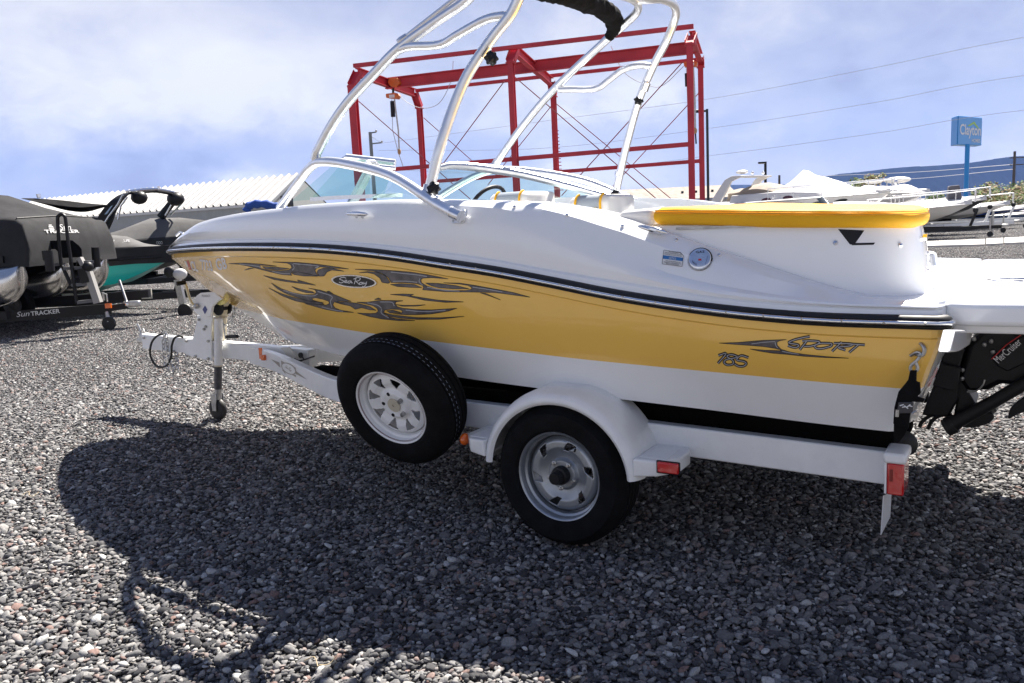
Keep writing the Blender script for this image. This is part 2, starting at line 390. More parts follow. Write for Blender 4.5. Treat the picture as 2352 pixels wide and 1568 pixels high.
TVT = [(-3.80, 0), (-3.78, .05), (-3.7, .15), (-3.526, .281), (-3.242, .43), (-3.015, .525), (-2.75, .623), (-2.407, .731), (-2.108, .806), (-1.816, .862), (-1.505, .909), (-1.232, .94), (-1.0, .96), (-.66, .975), (0, .97), (.6, .97), (1.06, .985), (1.41, 1.03)]
TZT = [(-3.80, 1.30), (-3.526, 1.331), (-3.242, 1.381), (-3.015, 1.424), (-2.75, 1.468), (-2.4, 1.494), (-2.1, 1.505), (-1.8, 1.511), (-1.5, 1.518), (-1.0, 1.514), (-.66, 1.498), (-.42, 1.48), (-.16, 1.46), (.02, 1.43), (.28, 1.37), (.53, 1.283), (.8, 1.19), (1.06, 1.105), (1.2, 1.072), (1.41, 1.062)]
TZH = [(-3.82, 1.30), (-3.3, 1.332), (-3.12, 1.339), (-2.56, 1.353), (-1.95, 1.351), (-1.4, 1.335), (-.986, 1.31), (-.65, 1.275), (-.319, 1.233), (0, 1.18), (.4, 1.12), (.765, 1.068), (1.2, 1.046), (1.41, 1.044)]
TVE = [(-.66, 1.03), (-.49, 1.057), (.45, 1.063), (1.06, 1.068), (1.41, 1.06)]
TZE = [(-.66, 1.478), (-.49, 1.464), (-.243, 1.437), (-.074, 1.39), (.053, 1.346), (.17, 1.29), (.35, 1.218), (.45, 1.174), (.7, 1.115), (1.06, 1.068), (1.41, 1.054)]
def deck_section(t):
    g = g_(t); k = min(1, t * 12)
    xa = lerp(-3.84, 1.385, g); b = itp(xa, TBR); zr = itp(xa, TZR)
    xt = lerp(-3.80, 1.385, g); vt, zt = itp(xt, TVT), itp(xt, TZT)
    xh = lerp(-3.83, 1.385, g); h = (xh, max(0, itp(xh, TBR) - .024 * k), itp(xh, TZH))
    e = (xt, vt + .055 * k, zt - .022) if xt < -.66 else (xt, itp(xt, TVE), itp(xt, TZE))
    cols = [(xa, b, zr), (xa, max(0, b - .002 * k), zr + .022), (xa, max(0, b - .008 * k), lerp(zr + .022, h[2], .75)), h]
    for s in (.08, .35, .7): cols.append((lerp(h[0], e[0], s), lerp(h[1], e[1], s) + .02 * s * (1 - s) * 4 * k, lerp(h[2], e[2], s)))
    bul = max(0, 1 - abs(xt - .22) / .42)
    cols += [e, (xt, lerp(e[1], vt, .45) + .006 + .012 * bul, lerp(e[2], zt, .6) + .004), (xt, vt, zt)]
    ins = max(0, vt - .16)
    zi = zt + .001 if xt < .25 else zt - .001
    cols += [(xt, max(0, vt - .04), zi), (xt, ins, zi if vt > .45 else zt + .03 * (1 - vt)), (xt, max(0, ins - (.012 if vt > .5 else 0)), 1.30 if (vt > .5 and xt < .2) else zt - .002)]
    if vt > .73 and xt < .2: cols.append((xt, min(ins - .03, itp(xt, TBY) - .08), .90))
    else: cols.append((xt, 0, zt + (.03 if xt < -1 else -.004)))
    return cols
rows = [deck_section(i / NT) for i in range(NT + 1)]
last = rows[-1]
for dx, q in ((.016, .006), (.030, .03), (.036, .07)): rows.append([(x + dx, max(0, v - q), z) for x, v, z in last])
rows.append([(x + .036, 0, z) for x, v, z in last])
MBd = MB()
for s_ in (1, -1): MBd.grid([[pt(*c, s_) for c in r] for r in rows])
deck = MBd.build('deck', white_gel, boat, ang=30)
# cockpit sole
MB().hexa([V(p) for p in ((-2.3, .75, .86), (.45, .32, .86), (.45, 1.92, .86), (-2.3, 1.49, .86), (-2.3, .75, .89), (.45, .32, .89), (.45, 1.92, .89), (-2.3, 1.49, .89))]).build('cockpit_floor', vinyl_g, boat, smooth=False)
bvh_boat = bvh_of([hull, deck])

# rub rail: black fender strip with a polished insert
path = []
for i in range(NT + 1):
    x = lerp(-3.84, 1.405, g_(i / NT)); path.append((x, itp(x, TBR), itp(x, TZR)))
path += [(1.416, 1.080, 1.001), (1.420, 1.066, 1.001)]
P3 = [pt(*p) for p in path[::-1]] + [pt(*p, -1) for p in path[1:]]
def rail_rows(prof):
    r_ = []
    for i, p in enumerate(P3):
        t = (P3[min(i + 1, len(P3) - 1)] - P3[max(i - 1, 0)]); n_ = V((t.y, -t.x, 0)).normalized()
        if n_.dot(p - V((-1, YC, p.z))) < 0: n_ = -n_
        r_.append([p + n_ * a + V((0, 0, b)) for a, b in prof])
    return r_
MB().grid(rail_rows([(-.012, .024), (.010, .024), (.021, .018), (.025, .0105), (.020, .0085), (.020, -.0085), (.025, -.0105), (.022, -.018), (.010, -.022), (-.012, -.024)])).build('rub_rail', rubber, boat, ang=50)
MB().grid(rail_rows([(.019, .008), (.028, .0075), (.034, .004), (.035, 0), (.034, -.004), (.028, -.0075), (.019, -.008)])).build('rail_trim', chrome, boat, ang=60)
sm = MB()
for px, py in [(627.6, 567), (668, 568), (711, 570), (756, 571.6), (818.6, 578), (869, 584), (921, 590), (975.5, 597.4), (1033, 605.7), (1092, 615.5), (1154, 627.5), (1218, 640), (1285, 653), (1355, 667), (1429, 681), (1505, 693.5), (1585, 705.7), (1667, 716.5), (1753, 725), (1841, 731.6), (1933, 736.4), (2030, 741), (2125, 742.4)]:
    q = L(px, py, YC - 1.12); x = q.x; b = itp(x, TBR); q = L(px, py, YC - b - .034); sm.ball(q, .0045, 6)
sm.build('rail_screws', steel, boat)['kind'] = 'stuff'

# engine cover / sun-pad base
OUT = [(.33, .93, 0, .2), (.7, .935, 0, .3), (1.02, .935, 0, .5), (1.16, .915, .3, .8), (1.245, .86, .8, .6), (1.29, .76, 1, .3), (1.30, .6, 1, 0), (1.275, .3, 1, 0), (1.235, 0, 1, 0), (1.18, -.3, 1, -.2), (1.10, -.52, .6, -.6), (.98, -.62, 0, -.6), (.33, -.62, 0, -.3)]
def outline(off):
    return [(p.x, p.y) for p in crom([(a + off * c, b + off * d, 0) for a, b, c, d in OUT], 4)]
rows = []
for z, off in ((1.03, .055), (1.075, .036), (1.11, .029), (1.16, .022), (1.22, .012), (1.28, -.002), (1.318, -.014), (1.326, -.03)):
    rows.append([pt(a, b, z + (.014 * (1.35 - a) if z > 1.25 else 0)) for a, b in outline(off)])
mb = MB().grid(rows); top = rows[-1]
mb.add(top + [pt(.33, .1, 1.335), pt(.9, .2, 1.332)], [(i, i + 1, len(top) + 1) for i in range(len(top) - 1)] + [(0, len(top) + 1, len(top)), (len(top) - 1, len(top), len(top) + 1)])
mb.add([pt(.33, .93, .8), pt(.33, -.62, .8), pt(.33, -.62, 1.334), pt(.33, .93, 1.334)], [(0, 1, 2, 3)])
body = mb.build('sunpad_base', white_gel, boat, ang=40)
bvh_body = bvh_of([body])
MB().prism([pt(*p) for p in ((.95, -.99, 1.052), (1.37, -1.02, 1.052), (1.415, -.97, 1.052), (1.42, 0, 1.052), (1.415, .97, 1.052), (1.37, 1.02, 1.052), (.95, .99, 1.052))], (0, 0, .012)).build('aft_deck', white_gel, boat, smooth=False).rotation_euler = (radians(-1.0), 0, 0)
# swim platform
pl = [(1.4165, 1.02), (1.50, 1.045), (2.02, 1.02), (2.10, .93), (2.12, .5), (2.12, 0)]
pl = pl + [(a, -b) for a, b in pl[::-1][1:]]
sp = MB().prism([pt(a, b, .985) for a, b in pl], (0, 0, .075)).build('swim_platform', white_gel, boat, bevel=.018, seg=3)
MB().prism([pt(1.44, .99, .955), pt(2.05, .965, .955), pt(2.05, -.965, .955), pt(1.44, -.99, .955)], (0, 0, .032)).build('platform_skirt', white_gel, boat, bevel=.008)
# moulded bracket under the platform corner
MB().prism([LX(px, py, 1.45) for px, py in ((2165, 757), (2215, 757), (2205, 792), (2180, 806), (2152, 808))], (.03, 0, 0)).build('platform_bracket', white_gel, boat, bevel=.006)
# platform hatch handle
MB().tube([LZ(2260, 636, 1.066), LZ(2300, 640, 1.072), LZ(2351, 641, 1.068)], .008, 8).build('platform_handle', chrome, boat)

# storage notch under the cushion, its shaded hollow painted as a flat black print
drape('notch_shade_print', [black_p, white_gel], boat, bvh_body, [([(1925, 526), (1985, 529), (1974, 545), (1962, 562), (1952, 561)], 0), ([(1955, 558), (2010, 557), (2006, 562), (1957, 563)], 0)])
# cushions
def pad(name, m_, x0, x1, y0, y1, z0, z1, zt0, zt1, r=.03, parent=boat, taper=0):
    b = MB(); nx, ny = 12, 6
    c = [V((x0, y0, z0)), V((x1, y0 + taper, z1)), V((x1, y1 - taper, z1)), V((x0, y1, z0)), V((x0, y0, zt0)), V((x1, y0 + taper, zt1)), V((x1, y1 - taper, zt1)), V((x0, y1, zt0))]
    return b.hexa(c).build(name, m_, parent, bevel=r, seg=4, ang=60)
# yellow pad outline follows the engine cover
o_ = [(.385, .955), (.75, .962), (1.02, .96), (1.17, .94), (1.265, .88), (1.31, .77), (1.32, .6), (1.295, .3), (1.255, 0), (1.195, -.3), (1.11, -.53), (.98, -.63), (.385, -.63)]
o_ = [(p.x, p.y) for p in crom([(a, b, 0) for a, b in o_], 4)]
rows = []
for k in range(11):
    a_ = -pi / 2 + pi * k / 10; ins = .034 * (1 - cos(a_)); hz = sin(a_)
    rw = []
    for a, b in o_:
        zc = lerp(1.372, 1.322, (a - .44) / .98); h = lerp(.036, .034, (a - .44))
        wr = .003 * sin(a * 37 + k) * (k in (6, 7, 8)) + .002 * sin(b * 23 + a * 9)
        sc_ = 1 - ins / 1.0
        rw.append(pt(.85 + (a - .85) * (1 - ins / .5), .165 + (b - .165) * (1 - ins / .8), zc + h * hz * (1 if hz > 0 else .9) + wr))
    rows.append(rw)
mb = MB().grid(rows)
for rw, fl in ((rows[-1], 1), (rows[0], 0)):
    n = len(rw); mb.add(rw, [(i, i + 1, n - 2 - i, n - 1 - i) for i in range(n // 2)])
mb.add([rw[0] for rw in rows] + [rw[-1] for rw in rows], [(i, i + 1, 12 + i, 11 + i) for i in range(10)])
cush = mb.build('sun_cushion', vinyl_y, boat, ang=50)
seam = MB()
for zoff in (.018, .026): seam.tube([pt(.85 + (a - .85) * .99, b * 1.0, lerp(1.372, 1.322, (a - .44) / .98) + zoff) for a, b in o_ if b > .0], .0022, 5)
seam.build('cushion_seam', mat('seam_thread', (.62, .33, .03), .6), boat)
pad('bolster_cushion', vinyl_w, .215, .375, .19, 1.72, 1.325, 1.335, 1.405, 1.412, .028)
pad('cushion_panel', vinyl_g, .38, .50, .30, 1.4, 1.395, 1.39, 1.412, 1.404, .006)
MB().box(V((.72, .183, 1.327)), (.50, .006, .008)).build('cushion_hinge', steel, boat)

# snaps
sn = [(1182, 476), (1302.6, 494.7), (1429.7, 520.6), (1553, 551.6), (1652.6, 585.8)]
for px, py in sn:
    h = bvh_boat.ray_cast(camL, rayL(px, py))
    if h[0]: MB().ball(h[0] + h[1] * .002 * (1 if h[1].y < 0 else -1), .008, 8).build('snap_button', chrome, boat)
for px, py in [(1919, 557), (2067, 563)]:
    h = bvh_body.ray_cast(camL, rayL(px, py))
    if h[0]: MB().ball(h[0], .010, 8).build('snap_button', chrome, boat)
# cleats
def cleat(name, p, q, m_=chrome):
    a, b = V(p), V(q); d = b - a; k = MB().tube([a, a + d * .12, a + d * .5, a + d * .88, b], [.003, .010, .013, .010, .003], 10)
    for f in (.36, .64): k.tube([a + d * f, a + d * f + V((0, .03, -.02))], .009, 8)
    return k.build(name, m_, boat)
for pa_, pb_ in (((803, 495), (853, 497)), ((1465, 530), (1534, 546))):
    ha, hb = bvh_boat.ray_cast(camL, rayL(*pa_)), bvh_boat.ray_cast(camL, rayL(*pb_))
    na = ha[1] if ha[1].y < 0 else -ha[1]
    cleat('cleat', ha[0] + na * .024, hb[0] + na * .024)
MB().tube([L(405, 541, 1.0), L(413, 533, 1.0), L(422, 536, .98)], .008, 8).build('bow_light', chrome, boat)
# fuel cap
h = bvh_boat.ray_cast(camL, rayL(1608, 595)); n_ = h[1] if h[1].y < 0 else -h[1]
fc = MB().lathe(h[0] - n_ * .004, n_, [(0, 0), (.046, 0), (.046, .006)], 32).build('fuel_cap', rubber, boat)
MB().lathe(h[0], n_, [(.0, .011), (.034, .011), (.040, .009), (.043, .004), (.043, 0)], 32).build('cap_lid', chrome, fc)
bv = bvh_of([bpy.data.objects['cap_lid']])
pm = []
for s_, p0, p1 in (('GAS', (1598, 581), (1618, 580)), ('GAS', (1626, 590), (1620, 610)), ('GAS', (1600, 611), (1590, 602))):
    vs, fs = text_px(s_, p0, p1, 5); pm.append(('mesh', vs, fs, 0))
pm.append(([(1604, 594), (1611, 594), (1611, 598), (1604, 598)], 1))
drape('cap_lettering', [ink, red_ink], fc, bv, pm, .001)
# fuel notice sticker
q = [(1525, 574.5), (1562, 580), (1570, 587), (1567, 612), (1521, 606)]
band_ = [(1523.5, 586), (1569, 592), (1568, 600), (1522.5, 594)]
pm = [(q, 0)]
drape('notice_sticker', [white_ink], boat, bvh_boat, pm, .001)
pm = [(band_, 0)]
drape('notice_band', [blue_ink], boat, bvh_boat, pm, .0018)
pm = []
for s_, p0, p1, hh in (('NO SMOKING', (1537, 579), (1557, 582), 2.6), ('GASOLINE VAPORS ARE EXPLOSIVE', (1527, 581), (1566, 586.5), 2.8), ('LPG BUTANE CAN IGNITE GASOLINE', (1526.5, 584.5), (1566, 590), 2.6),
                       ('GASOLINE RECOMMENDATION', (1529, 600), (1563, 604.5), 2.8), ('MINIMUM OCTANE RATING OF 87', (1525, 603), (1565, 608), 2.6), ('REFER TO ENGINE MANUAL', (1530, 606), (1560, 610), 2.6)):
    vs, fs = text_px(s_, p0, p1, hh); pm.append(('mesh', vs, fs, 0))
vs, fs = text_px('NOTICE', (1537, 595), (1553, 597), 5); pm.append(('mesh', vs, fs, 1))
pm += [('mesh', a, b, 0) for a, b in strokes([[(1525, 574.5), (1562, 580)], [(1562, 580), (1570, 587)], [(1570, 587), (1567, 612)], [(1567, 612), (1521, 606)], [(1521, 606), (1525, 574.5)]], .8)]
drape('notice_text', [ink, white_ink], boat, bvh_boat, pm, .0026)

# ---- flame graphics
TF = (501.8, 578.5, 3.0645)
def tp(pts, T=TF): return [(T[0] + a / T[2], T[1] + b / T[2]) for a, b in pts]
FL = [
 [(72,80),(180,76),(300,84),(410,98),(300,92),(285,100),(300,115),(360,128),(430,132),(500,125),(518,108),(510,88),(480,76),(384,69),(560,72),(700,85),(840,105),(918,118),(800,112),(720,104),(690,112),(680,130),(690,150),(710,168),(650,158),(560,138),(520,140),(510,152),(518,163),(450,158),(380,142),(300,122),(220,100),(150,86)],
 [(310,102),(400,104),(500,117),(420,126),(335,118)], [(516,146),(560,139),(640,153),(700,170),(600,168),(535,158)],
 [(714,170),(695,145),(703,125),(740,113),(800,113),(885,135),(800,126),(765,140),(745,168)],
 [(962,121),(1080,122),(1200,128),(1350,140),(1480,160),(1618,188),(1500,180),(1440,183),(1425,195),(1430,215),(1470,240),(1550,262),(1640,270),(1740,270),(1780,262),(1785,250),(1760,235),(1700,225),(1585,216),(1700,218),(1800,233),(1950,260),(2080,285),(2194,317),(2050,298),(1950,285),(1850,282),(1750,281),(1600,279),(1500,270),(1438,265),(1445,250),(1440,235),(1400,222),(1300,214),(1218,214),(1198,180),(1155,150),(1090,132),(1010,125)],
 [(992,145),(1050,136),(1120,142),(1175,165),(1210,213),(1195,220),(1152,212),(1140,185),(1100,155),(1050,143)],
 [(1212,228),(1280,221),(1380,228),(1433,250),(1350,248),(1260,242)], [(1460,217),(1550,220),(1680,237),(1765,258),(1650,258),(1550,250),(1495,235)],
 [(318,164),(400,182),(480,196),(570,210),(556,195),(610,210),(686,233),(600,222),(480,208),(390,192)],
 [(1212,298),(1300,294),(1375,297),(1350,307),(1420,318),(1550,338),(1726,350),(1600,354),(1450,338),(1330,310)],
 [(1845,287),(1880,290),(1986,336),(1930,315)], [(183,127),(215,114),(248,112),(210,121)],
 [(374,218),(440,256),(520,285),(600,300),(680,298),(690,280),(680,264),(635,253),(720,268),(820,300),(880,325),(937,347),(860,345),(815,352),(805,370),(820,392),(860,408),(953,424),(850,420),(760,404),(690,385),(608,361),(700,368),(760,373),(783,360),(776,345),(740,332),(690,322),(660,325),(665,338),(700,348),(740,356),(650,347),(560,320),(480,292),(420,260)],
 [(355,252),(430,288),(520,316),(620,340),(720,352),(745,367),(650,364),(540,342),(450,307)], [(518,242),(580,261),(660,278),(680,290),(620,285),(560,268)],
 [(975,352),(1050,352),(1130,340),(1200,340),(1300,342),(1250,350),(1245,365),(1262,385),(1300,395),(1400,404),(1500,406),(1600,400),(1679,395),(1620,415),(1500,435),(1400,440),(1320,440),(1230,434),(1290,428),(1298,415),(1280,404),(1220,400),(1172,407),(1164,425),(1184,450),(1250,468),(1384,481),(1270,482),(1150,470),(1060,452),(978,428),(1060,432),(1108,430),(1126,415),(1118,395),(1090,377),(1040,364)],
 [(822,352),(900,350),(980,360),(1060,380),(1112,410),(1060,404),(1010,390),(965,402),(930,378),(870,366)], [(1248,368),(1300,374),(1380,374),(1458,370),(1400,380),(1300,381)],
 [(1168,427),(1230,442),(1300,450),(1400,460),(1560,461),(1730,452),(1560,472),(1400,473),(1280,464),(1200,450)], [(1185,412),(1230,408),(1285,424),(1210,428)],
 [(764,276),(780,274),(808,294),(790,293)], [(1100,333),(1128,322),(1148,332),(1120,334)]]
drape('flame_graphic', [flame_g], boat, bvh_boat, [(tp(p), 0) for p in FL], .0010)
ed = []
for p in FL:
    q = tp(p); ed += [('mesh', a, b, 0) for a, b in [x for k in range(len(q)) for x in strokes([[q[k], q[(k + 1) % len(q)]]], 1.1)]]
drape('graphic_outline', [ink], boat, bvh_boat, ed, .0018)
hl = [[(530,80),(700,98),(680,112)], [(560,84),(640,90),(705,98)], [(525,84),(535,110),(520,128)], [(380,134),(450,150),(505,152)], [(150,82),(270,98),(300,108)], [(1215,140),(1400,160),(1470,172)], [(1420,185),(1415,208),(1440,232)], [(1470,246),(1600,268),(1700,274)], [(1790,246),(1900,262),(2000,280)], [(1230,205),(1320,204),(1400,212)],
      [(460,268),(560,296),(660,308),(700,295)], [(700,276),(800,310),(790,345),(800,390)], [(730,384),(820,408),(880,416)], [(1140,350),(1220,352),(1240,380)], [(1320,408),(1450,418),(1600,408)], [(1150,400),(1150,430),(1200,462)], [(1050,356),(1120,372),(1150,395)]]
drape('graphic_highlight', [flame_l], boat, bvh_boat, [('mesh', a, b, 0) for a, b in strokes(hl, 1.7, TF)], .0022)['kind'] = 'stuff'
# oval emblem
def ell(cx, cy, a, b, th, n=40): return [(cx + a * cos(2 * pi * k / n) * cos(th) - b * sin(2 * pi * k / n) * sin(th), cy + a * cos(2 * pi * k / n) * sin(th) + b * sin(2 * pi * k / n) * cos(th)) for k in range(n)]
drape('oval_emblem', [chrome], boat, bvh_boat, [(tp(ell(957, 205, 160, 45, radians(4.5))), 0)], .004)
drape('emblem_plate', [ink], boat, bvh_boat, [(tp(ell(957, 205, 146, 36, radians(4.5))), 0)], .0052)
sr = [[(905,182),(890,175),(870,178),(860,188),(880,196),(888,205),(870,214),(855,208)], [(893,208),(910,202),(908,195),(897,198),(895,210),(915,212)], [(940,200),(922,202),(918,212),(930,215),(942,202),(943,214),(952,212)],
      [(976,180),(962,222)], [(958,188),(985,175),(1005,182),(995,198),(975,203),(985,212),(1000,228)], [(1018,210),(1002,212),(1000,222),(1012,224),(1022,210),(1022,222),(1028,220)], [(1030,208),(1032,220),(1045,214),(1050,205),(1045,225),(1030,240),(1018,236)]]
drape('emblem_script', [white_ink], boat, bvh_boat, [('mesh', a, b, 0) for a, b in strokes(sr, 1.7, TF)], .0064)
# aft lettering
TS = (1593.9, 749.7, 4.98)
sp_ = [[(1325,112),(1250,125),(1150,150),(1085,180),(1120,192),(1190,205),(1195,225),(1150,238),(1075,215)], [(1290,165),(1210,265)], [(1240,165),(1320,160),(1430,170),(1420,195),(1340,222),(1260,225)], [(1560,190),(1450,190),(1385,215),(1400,245),(1460,250),(1560,225),(1580,200),(1560,190)], [(1690,175),(1580,282)], [(1600,190),(1700,190),(1810,198),(1780,220),(1650,235),(1735,268)], [(1760,195),(1955,208)], [(1890,200),(1775,295)]]
n185 = [[(280,328),(370,305),(275,418)], [(500,340),(440,318),(390,325),(385,345),(430,370),(455,400),(440,430),(380,435),(345,405),(370,375),(440,360),(500,350)], [(625,352),(540,330),(490,378),(570,395),(600,420),(570,450),(510,450),(465,425)]]
arrow = [(290,187),(500,180),(800,155),(1058,147),(980,160),(950,180),(955,215),(1000,260),(1100,290),(1250,315),(1500,340),(1770,360),(1500,352),(1250,337),(1080,317),(900,302),(760,280),(643,255),(800,268),(1000,275),(985,262),(930,247),(800,227),(630,213),(450,200)]
drape('model_lettering', [ink, flame_g], boat, bvh_boat, [('mesh', a, b, 0) for a, b in strokes(sp_ + n185, 6.6, TS)] + [(tp(arrow, TS), 1)], .001)
drape('lettering_edge', [ink], boat, bvh_boat, [('mesh', a, b, 0) for k in range(len(arrow)) for a, b in strokes([[arrow[k], arrow[(k + 1) % len(arrow)]]], 1.2, TS)], .0016)
drape('lettering_face', [flame_l], boat, bvh_boat, [('mesh', a, b, 0) for a, b in strokes(sp_ + n185, 1.9, TS)] + [('mesh', a, b, 0) for a, b in strokes([[(660,195),(800,178),(930,168)], [(930,175),(935,205),(960,245)], [(1010,280),(1100,298),(1200,312)]], 1.4, TS)], .002)['kind'] = 'stuff'
# registration number
pm = []
for s_, p0, p1, hh in (('CL', (440.5, 620), (456, 622), 21), ('7733', (464, 618), (490, 621.5), 23), ('GB', (499, 619), (523, 616), 25)):
    vs, fs = text_px(s_, p0, p1, hh, lean=-.22, bold=.035); pm.append(('mesh', vs, fs, 0))
drape('registration_number', [mat('pale_decal', (.80, .78, .80), .4), red_ink], boat, bvh_boat, pm, .0015)
drape('registration_tag', [red_ink, white_ink], boat, bvh_boat, [([(429, 598), (433, 598), (440, 619), (434, 618)], 0), ([(424, 599), (428, 599), (433, 612), (429, 611)], 1)], .0015)

# ---- windshield
def gpane(name, loop):
    c = sum((V(p) for p in loop), V()) / len(loop); n_ = (V(loop[1]) - V(loop[0])).cross(V(loop[2]) - V(loop[0])).normalized()
    return MB().add([V(p) for p in loop] + [c], [(i, (i + 1) % len(loop), len(loop)) for i in range(len(loop))]).build(name, glass, boat, smooth=False)
def mir(p): p = V(p); return V((p.x, 2 * YC - p.y, p.z))
topf = [L(1010, 385, 1.42), L(1040, 380, 1.50), L(1100, 385, 1.66), L(1200, 400, 1.85), L(1300, 425, 1.97), L(1400, 452, 2.03)]
botf = [L(1010, 462, 1.42), L(1045, 461, 1.55), L(1110, 460, 1.72), L(1200, 458, 1.88), L(1300, 455, 1.98), L(1400, 455, 2.04)]
bt = [V((p.x - .16, p.y + .04, 1.50)) for p in topf[:-1]] + [botf[-1]]
mb = MB()
for i in range(len(topf) - 1): mb.add([bt[i], bt[i + 1], topf[i + 1], topf[i]], [(0, 1, 2, 3)])
mb.build('windshield_glass', glass, boat, ang=60)
ct = crom(topf, 5)
MB().tube(ct, [.020 + .008 * sin(pi * i / len(ct)) for i in range(len(ct))], 10).build('windshield_frame', brushed, boat)
MB().tube(crom(bt, 4), .009, 8).build('windshield_gasket', rubber, boat)
# port half (mirror plan of the other side)
mt = [mir(p) for p in topf]; mbm = [mir(p) for p in bt]
mb = MB()
for i in range(len(mt) - 1): mb.add([mbm[i], mbm[i + 1], mt[i + 1], mt[i]], [(0, 1, 2, 3)])
mb.build('windshield_glass', glass, boat, ang=60)
ct = crom(mt, 5)
MB().tube(ct, .013, 10).build('windshield_frame', brushed, boat)
MB().tube([p + V((0, 0, -.004)) for p in crom(mbm, 4)], .010, 8).build('windshield_gasket', rubber, boat)
# silver base strip on port side
MB().grid([[L(px, py, .30), L(px, py + 9, .30)] for px, py in ((712, 453), (770, 449), (850, 446), (925, 443))]).build('windshield_sill', chrome, boat, smooth=False)
# raised centre pane
MB().tube([L(795, 360, 1.0), L(908, 373, 1.12)], .020, 8).tube([L(815, 376, .98), L(908, 386, 1.08)], .014, 8).tube([L(908, 373, 1.12), L(876, 392, 1.08)], .010, 8).tube([L(795, 360, 1.0), L(770, 374, .98)], .010, 8).build('centre_pane_frame', brushed, boat)
gpane('centre_pane', [L(797, 361, .99), L(905, 374, 1.10), L(880, 455, 1.0), L(715, 455, .9)])
gpane('side_pane', [L(770, 374, .7), L(850, 385, .6), L(850, 448, .5), L(668, 462, .7)])

# ---- wakeboard tower
T_R = .0245
def both(name, pts, r, m_=brushed, n=12):
    MB().tube(pts, r, n).build(name, m_, boat, ang=60); MB().tube([mir(p) for p in pts], r, n).build(name, m_, boat, ang=60)
basep = crom([L(643, 477, .44), L(690, 412, .36), L(716, 381, .30), L(742, 371, .25), L(800, 377, .20), L(900, 404, .13), L(1000, 466, .055), L(1058, 497, .005)], 5)
both('tower_base_tube', basep, .024)
def hoop(nm, port, up_, low):
    up_ = [L(*p) for p in up_]; low = [L(*p) for p in low]
    pts = [L(*p) for p in port] + [mir(p) for p in up_] + [V((up_[-1].x, YC, up_[-1].z + .01))] + up_[::-1] + low[::-1]
    MB().tube(crom(pts, 6), T_R, 12).build(nm, brushed, boat, ang=60)
hoop('tower_front_hoop', [(729, 348, .27), (760, 290, .28), (800, 233, .29), (860, 168, .31), (915, 112, .33), (1000, 50, .38), (1070, 2, .42)],
     [(1400, 85, 1.83), (1435, 55, 1.80), (1462, 28, 1.74), (1464, 6, 1.64), (1440, -8, 1.50), (1400, -18, 1.35)], [(1138, 378, 1.97), (1165, 338, 1.96), (1200, 290, 1.95), (1245, 235, 1.93), (1290, 187, 1.90), (1345, 135, 1.87)])
hoop('tower_rear_hoop', [(986, 437, .12), (1010, 340, .15), (1040, 250, .20), (1075, 170, .24), (1130, 88, .28), (1175, 30, .30)],
     [(1530, 95, 1.93), (1548, 50, 1.91), (1553, 26, 1.86), (1545, 8, 1.78), (1518, -3, 1.64), (1480, -8, 1.48)], [(1413, 450, 2.12), (1427, 385, 2.10), (1442, 322, 2.08), (1467, 232, 2.03), (1500, 152, 1.97)])
both('hoop_link', [mir(L(1452, 4, 1.6)), mir(L(1520, 0, 1.65))], .016)
for q in ([(918, 113, .33), (945, 106, .33), (1010, 102, .32), (1050, 80, .31), (1110, 47, .305), (1150, 37, .30), (1168, 38, .30)], [(1284, 205, 1.91), (1310, 205, 1.91), (1368, 203, 1.92), (1398, 184, 1.93), (1430, 160, 1.94), (1465, 150, 1.95), (1496, 152, 1.96)]):
    MB().tube(crom([L(*p) for p in q], 6), .020, 12).build('tower_brace', brushed, boat, ang=60)
for q in ([L(922, 92, .33), L(1040, 0, .40), L(1100, -45, .45)], [L(1279, 199, 1.90), L(1333, 143, 1.87), L(1392, 84, 1.83)]):
    MB().tube(q, .011, 10).build('canopy_strut', brushed, boat)
    MB().tube([q[0] + (q[0] - q[1]) * .06, q[0], q[0] + (q[1] - q[0]) * .12], [.016, .018, .014], 10).build('strut_clamp', chrome, boat)
both('tower_hinge', [L(724, 366, .275), L(729, 345, .27)], [.026, .024], chrome)
both('tower_hinge', [L(980, 448, .11), L(985, 425, .12)], [.027, .024], chrome)
def knob(c, ax, name='clamp_knob'):
    b = MB(); n = 30; c = V(c); ax = V(ax).normalized(); u = ax.orthogonal().normalized(); w = ax.cross(u)
    rows_ = [[c + ax * h + (u * cos(2 * pi * j / n) + w * sin(2 * pi * j / n)) * (r * (1 + .16 * cos(6 * 2 * pi * j / n))) for j in range(n)] for r, h in ((.001, -.022), (.018, -.022), (.027, -.014), (.027, .010), (.016, .02), (.001, .02))]
    return b.grid(rows_, 0, True).build(name, black_pl, boat)
for p, a_ in ((L(997, 432, .10), (1, -.5, .2)), (L(1129, 133, .17), (1, -.4, .3)), (L(1467, 230, 2.02), (.3, -1, 0)), (L(1413, 446, 2.02), (.3, -1, 0))): knob(p, a_)
for q in ([L(1119, 105, .275), L(1104, 128, .265)], [L(1486, 188, 1.985), L(1479, 207, 1.995)]): MB().tube(q, .0262, 12).build('tower_sleeve', chrome, boat)
both('tower_sleeve', [L(1001, 372, .140), L(998, 386, .137)], .0262, chrome)
both('tower_foot', [basep[-1] + V((-.05, .004, .02)), basep[-1]], [.0255, .026], chrome)
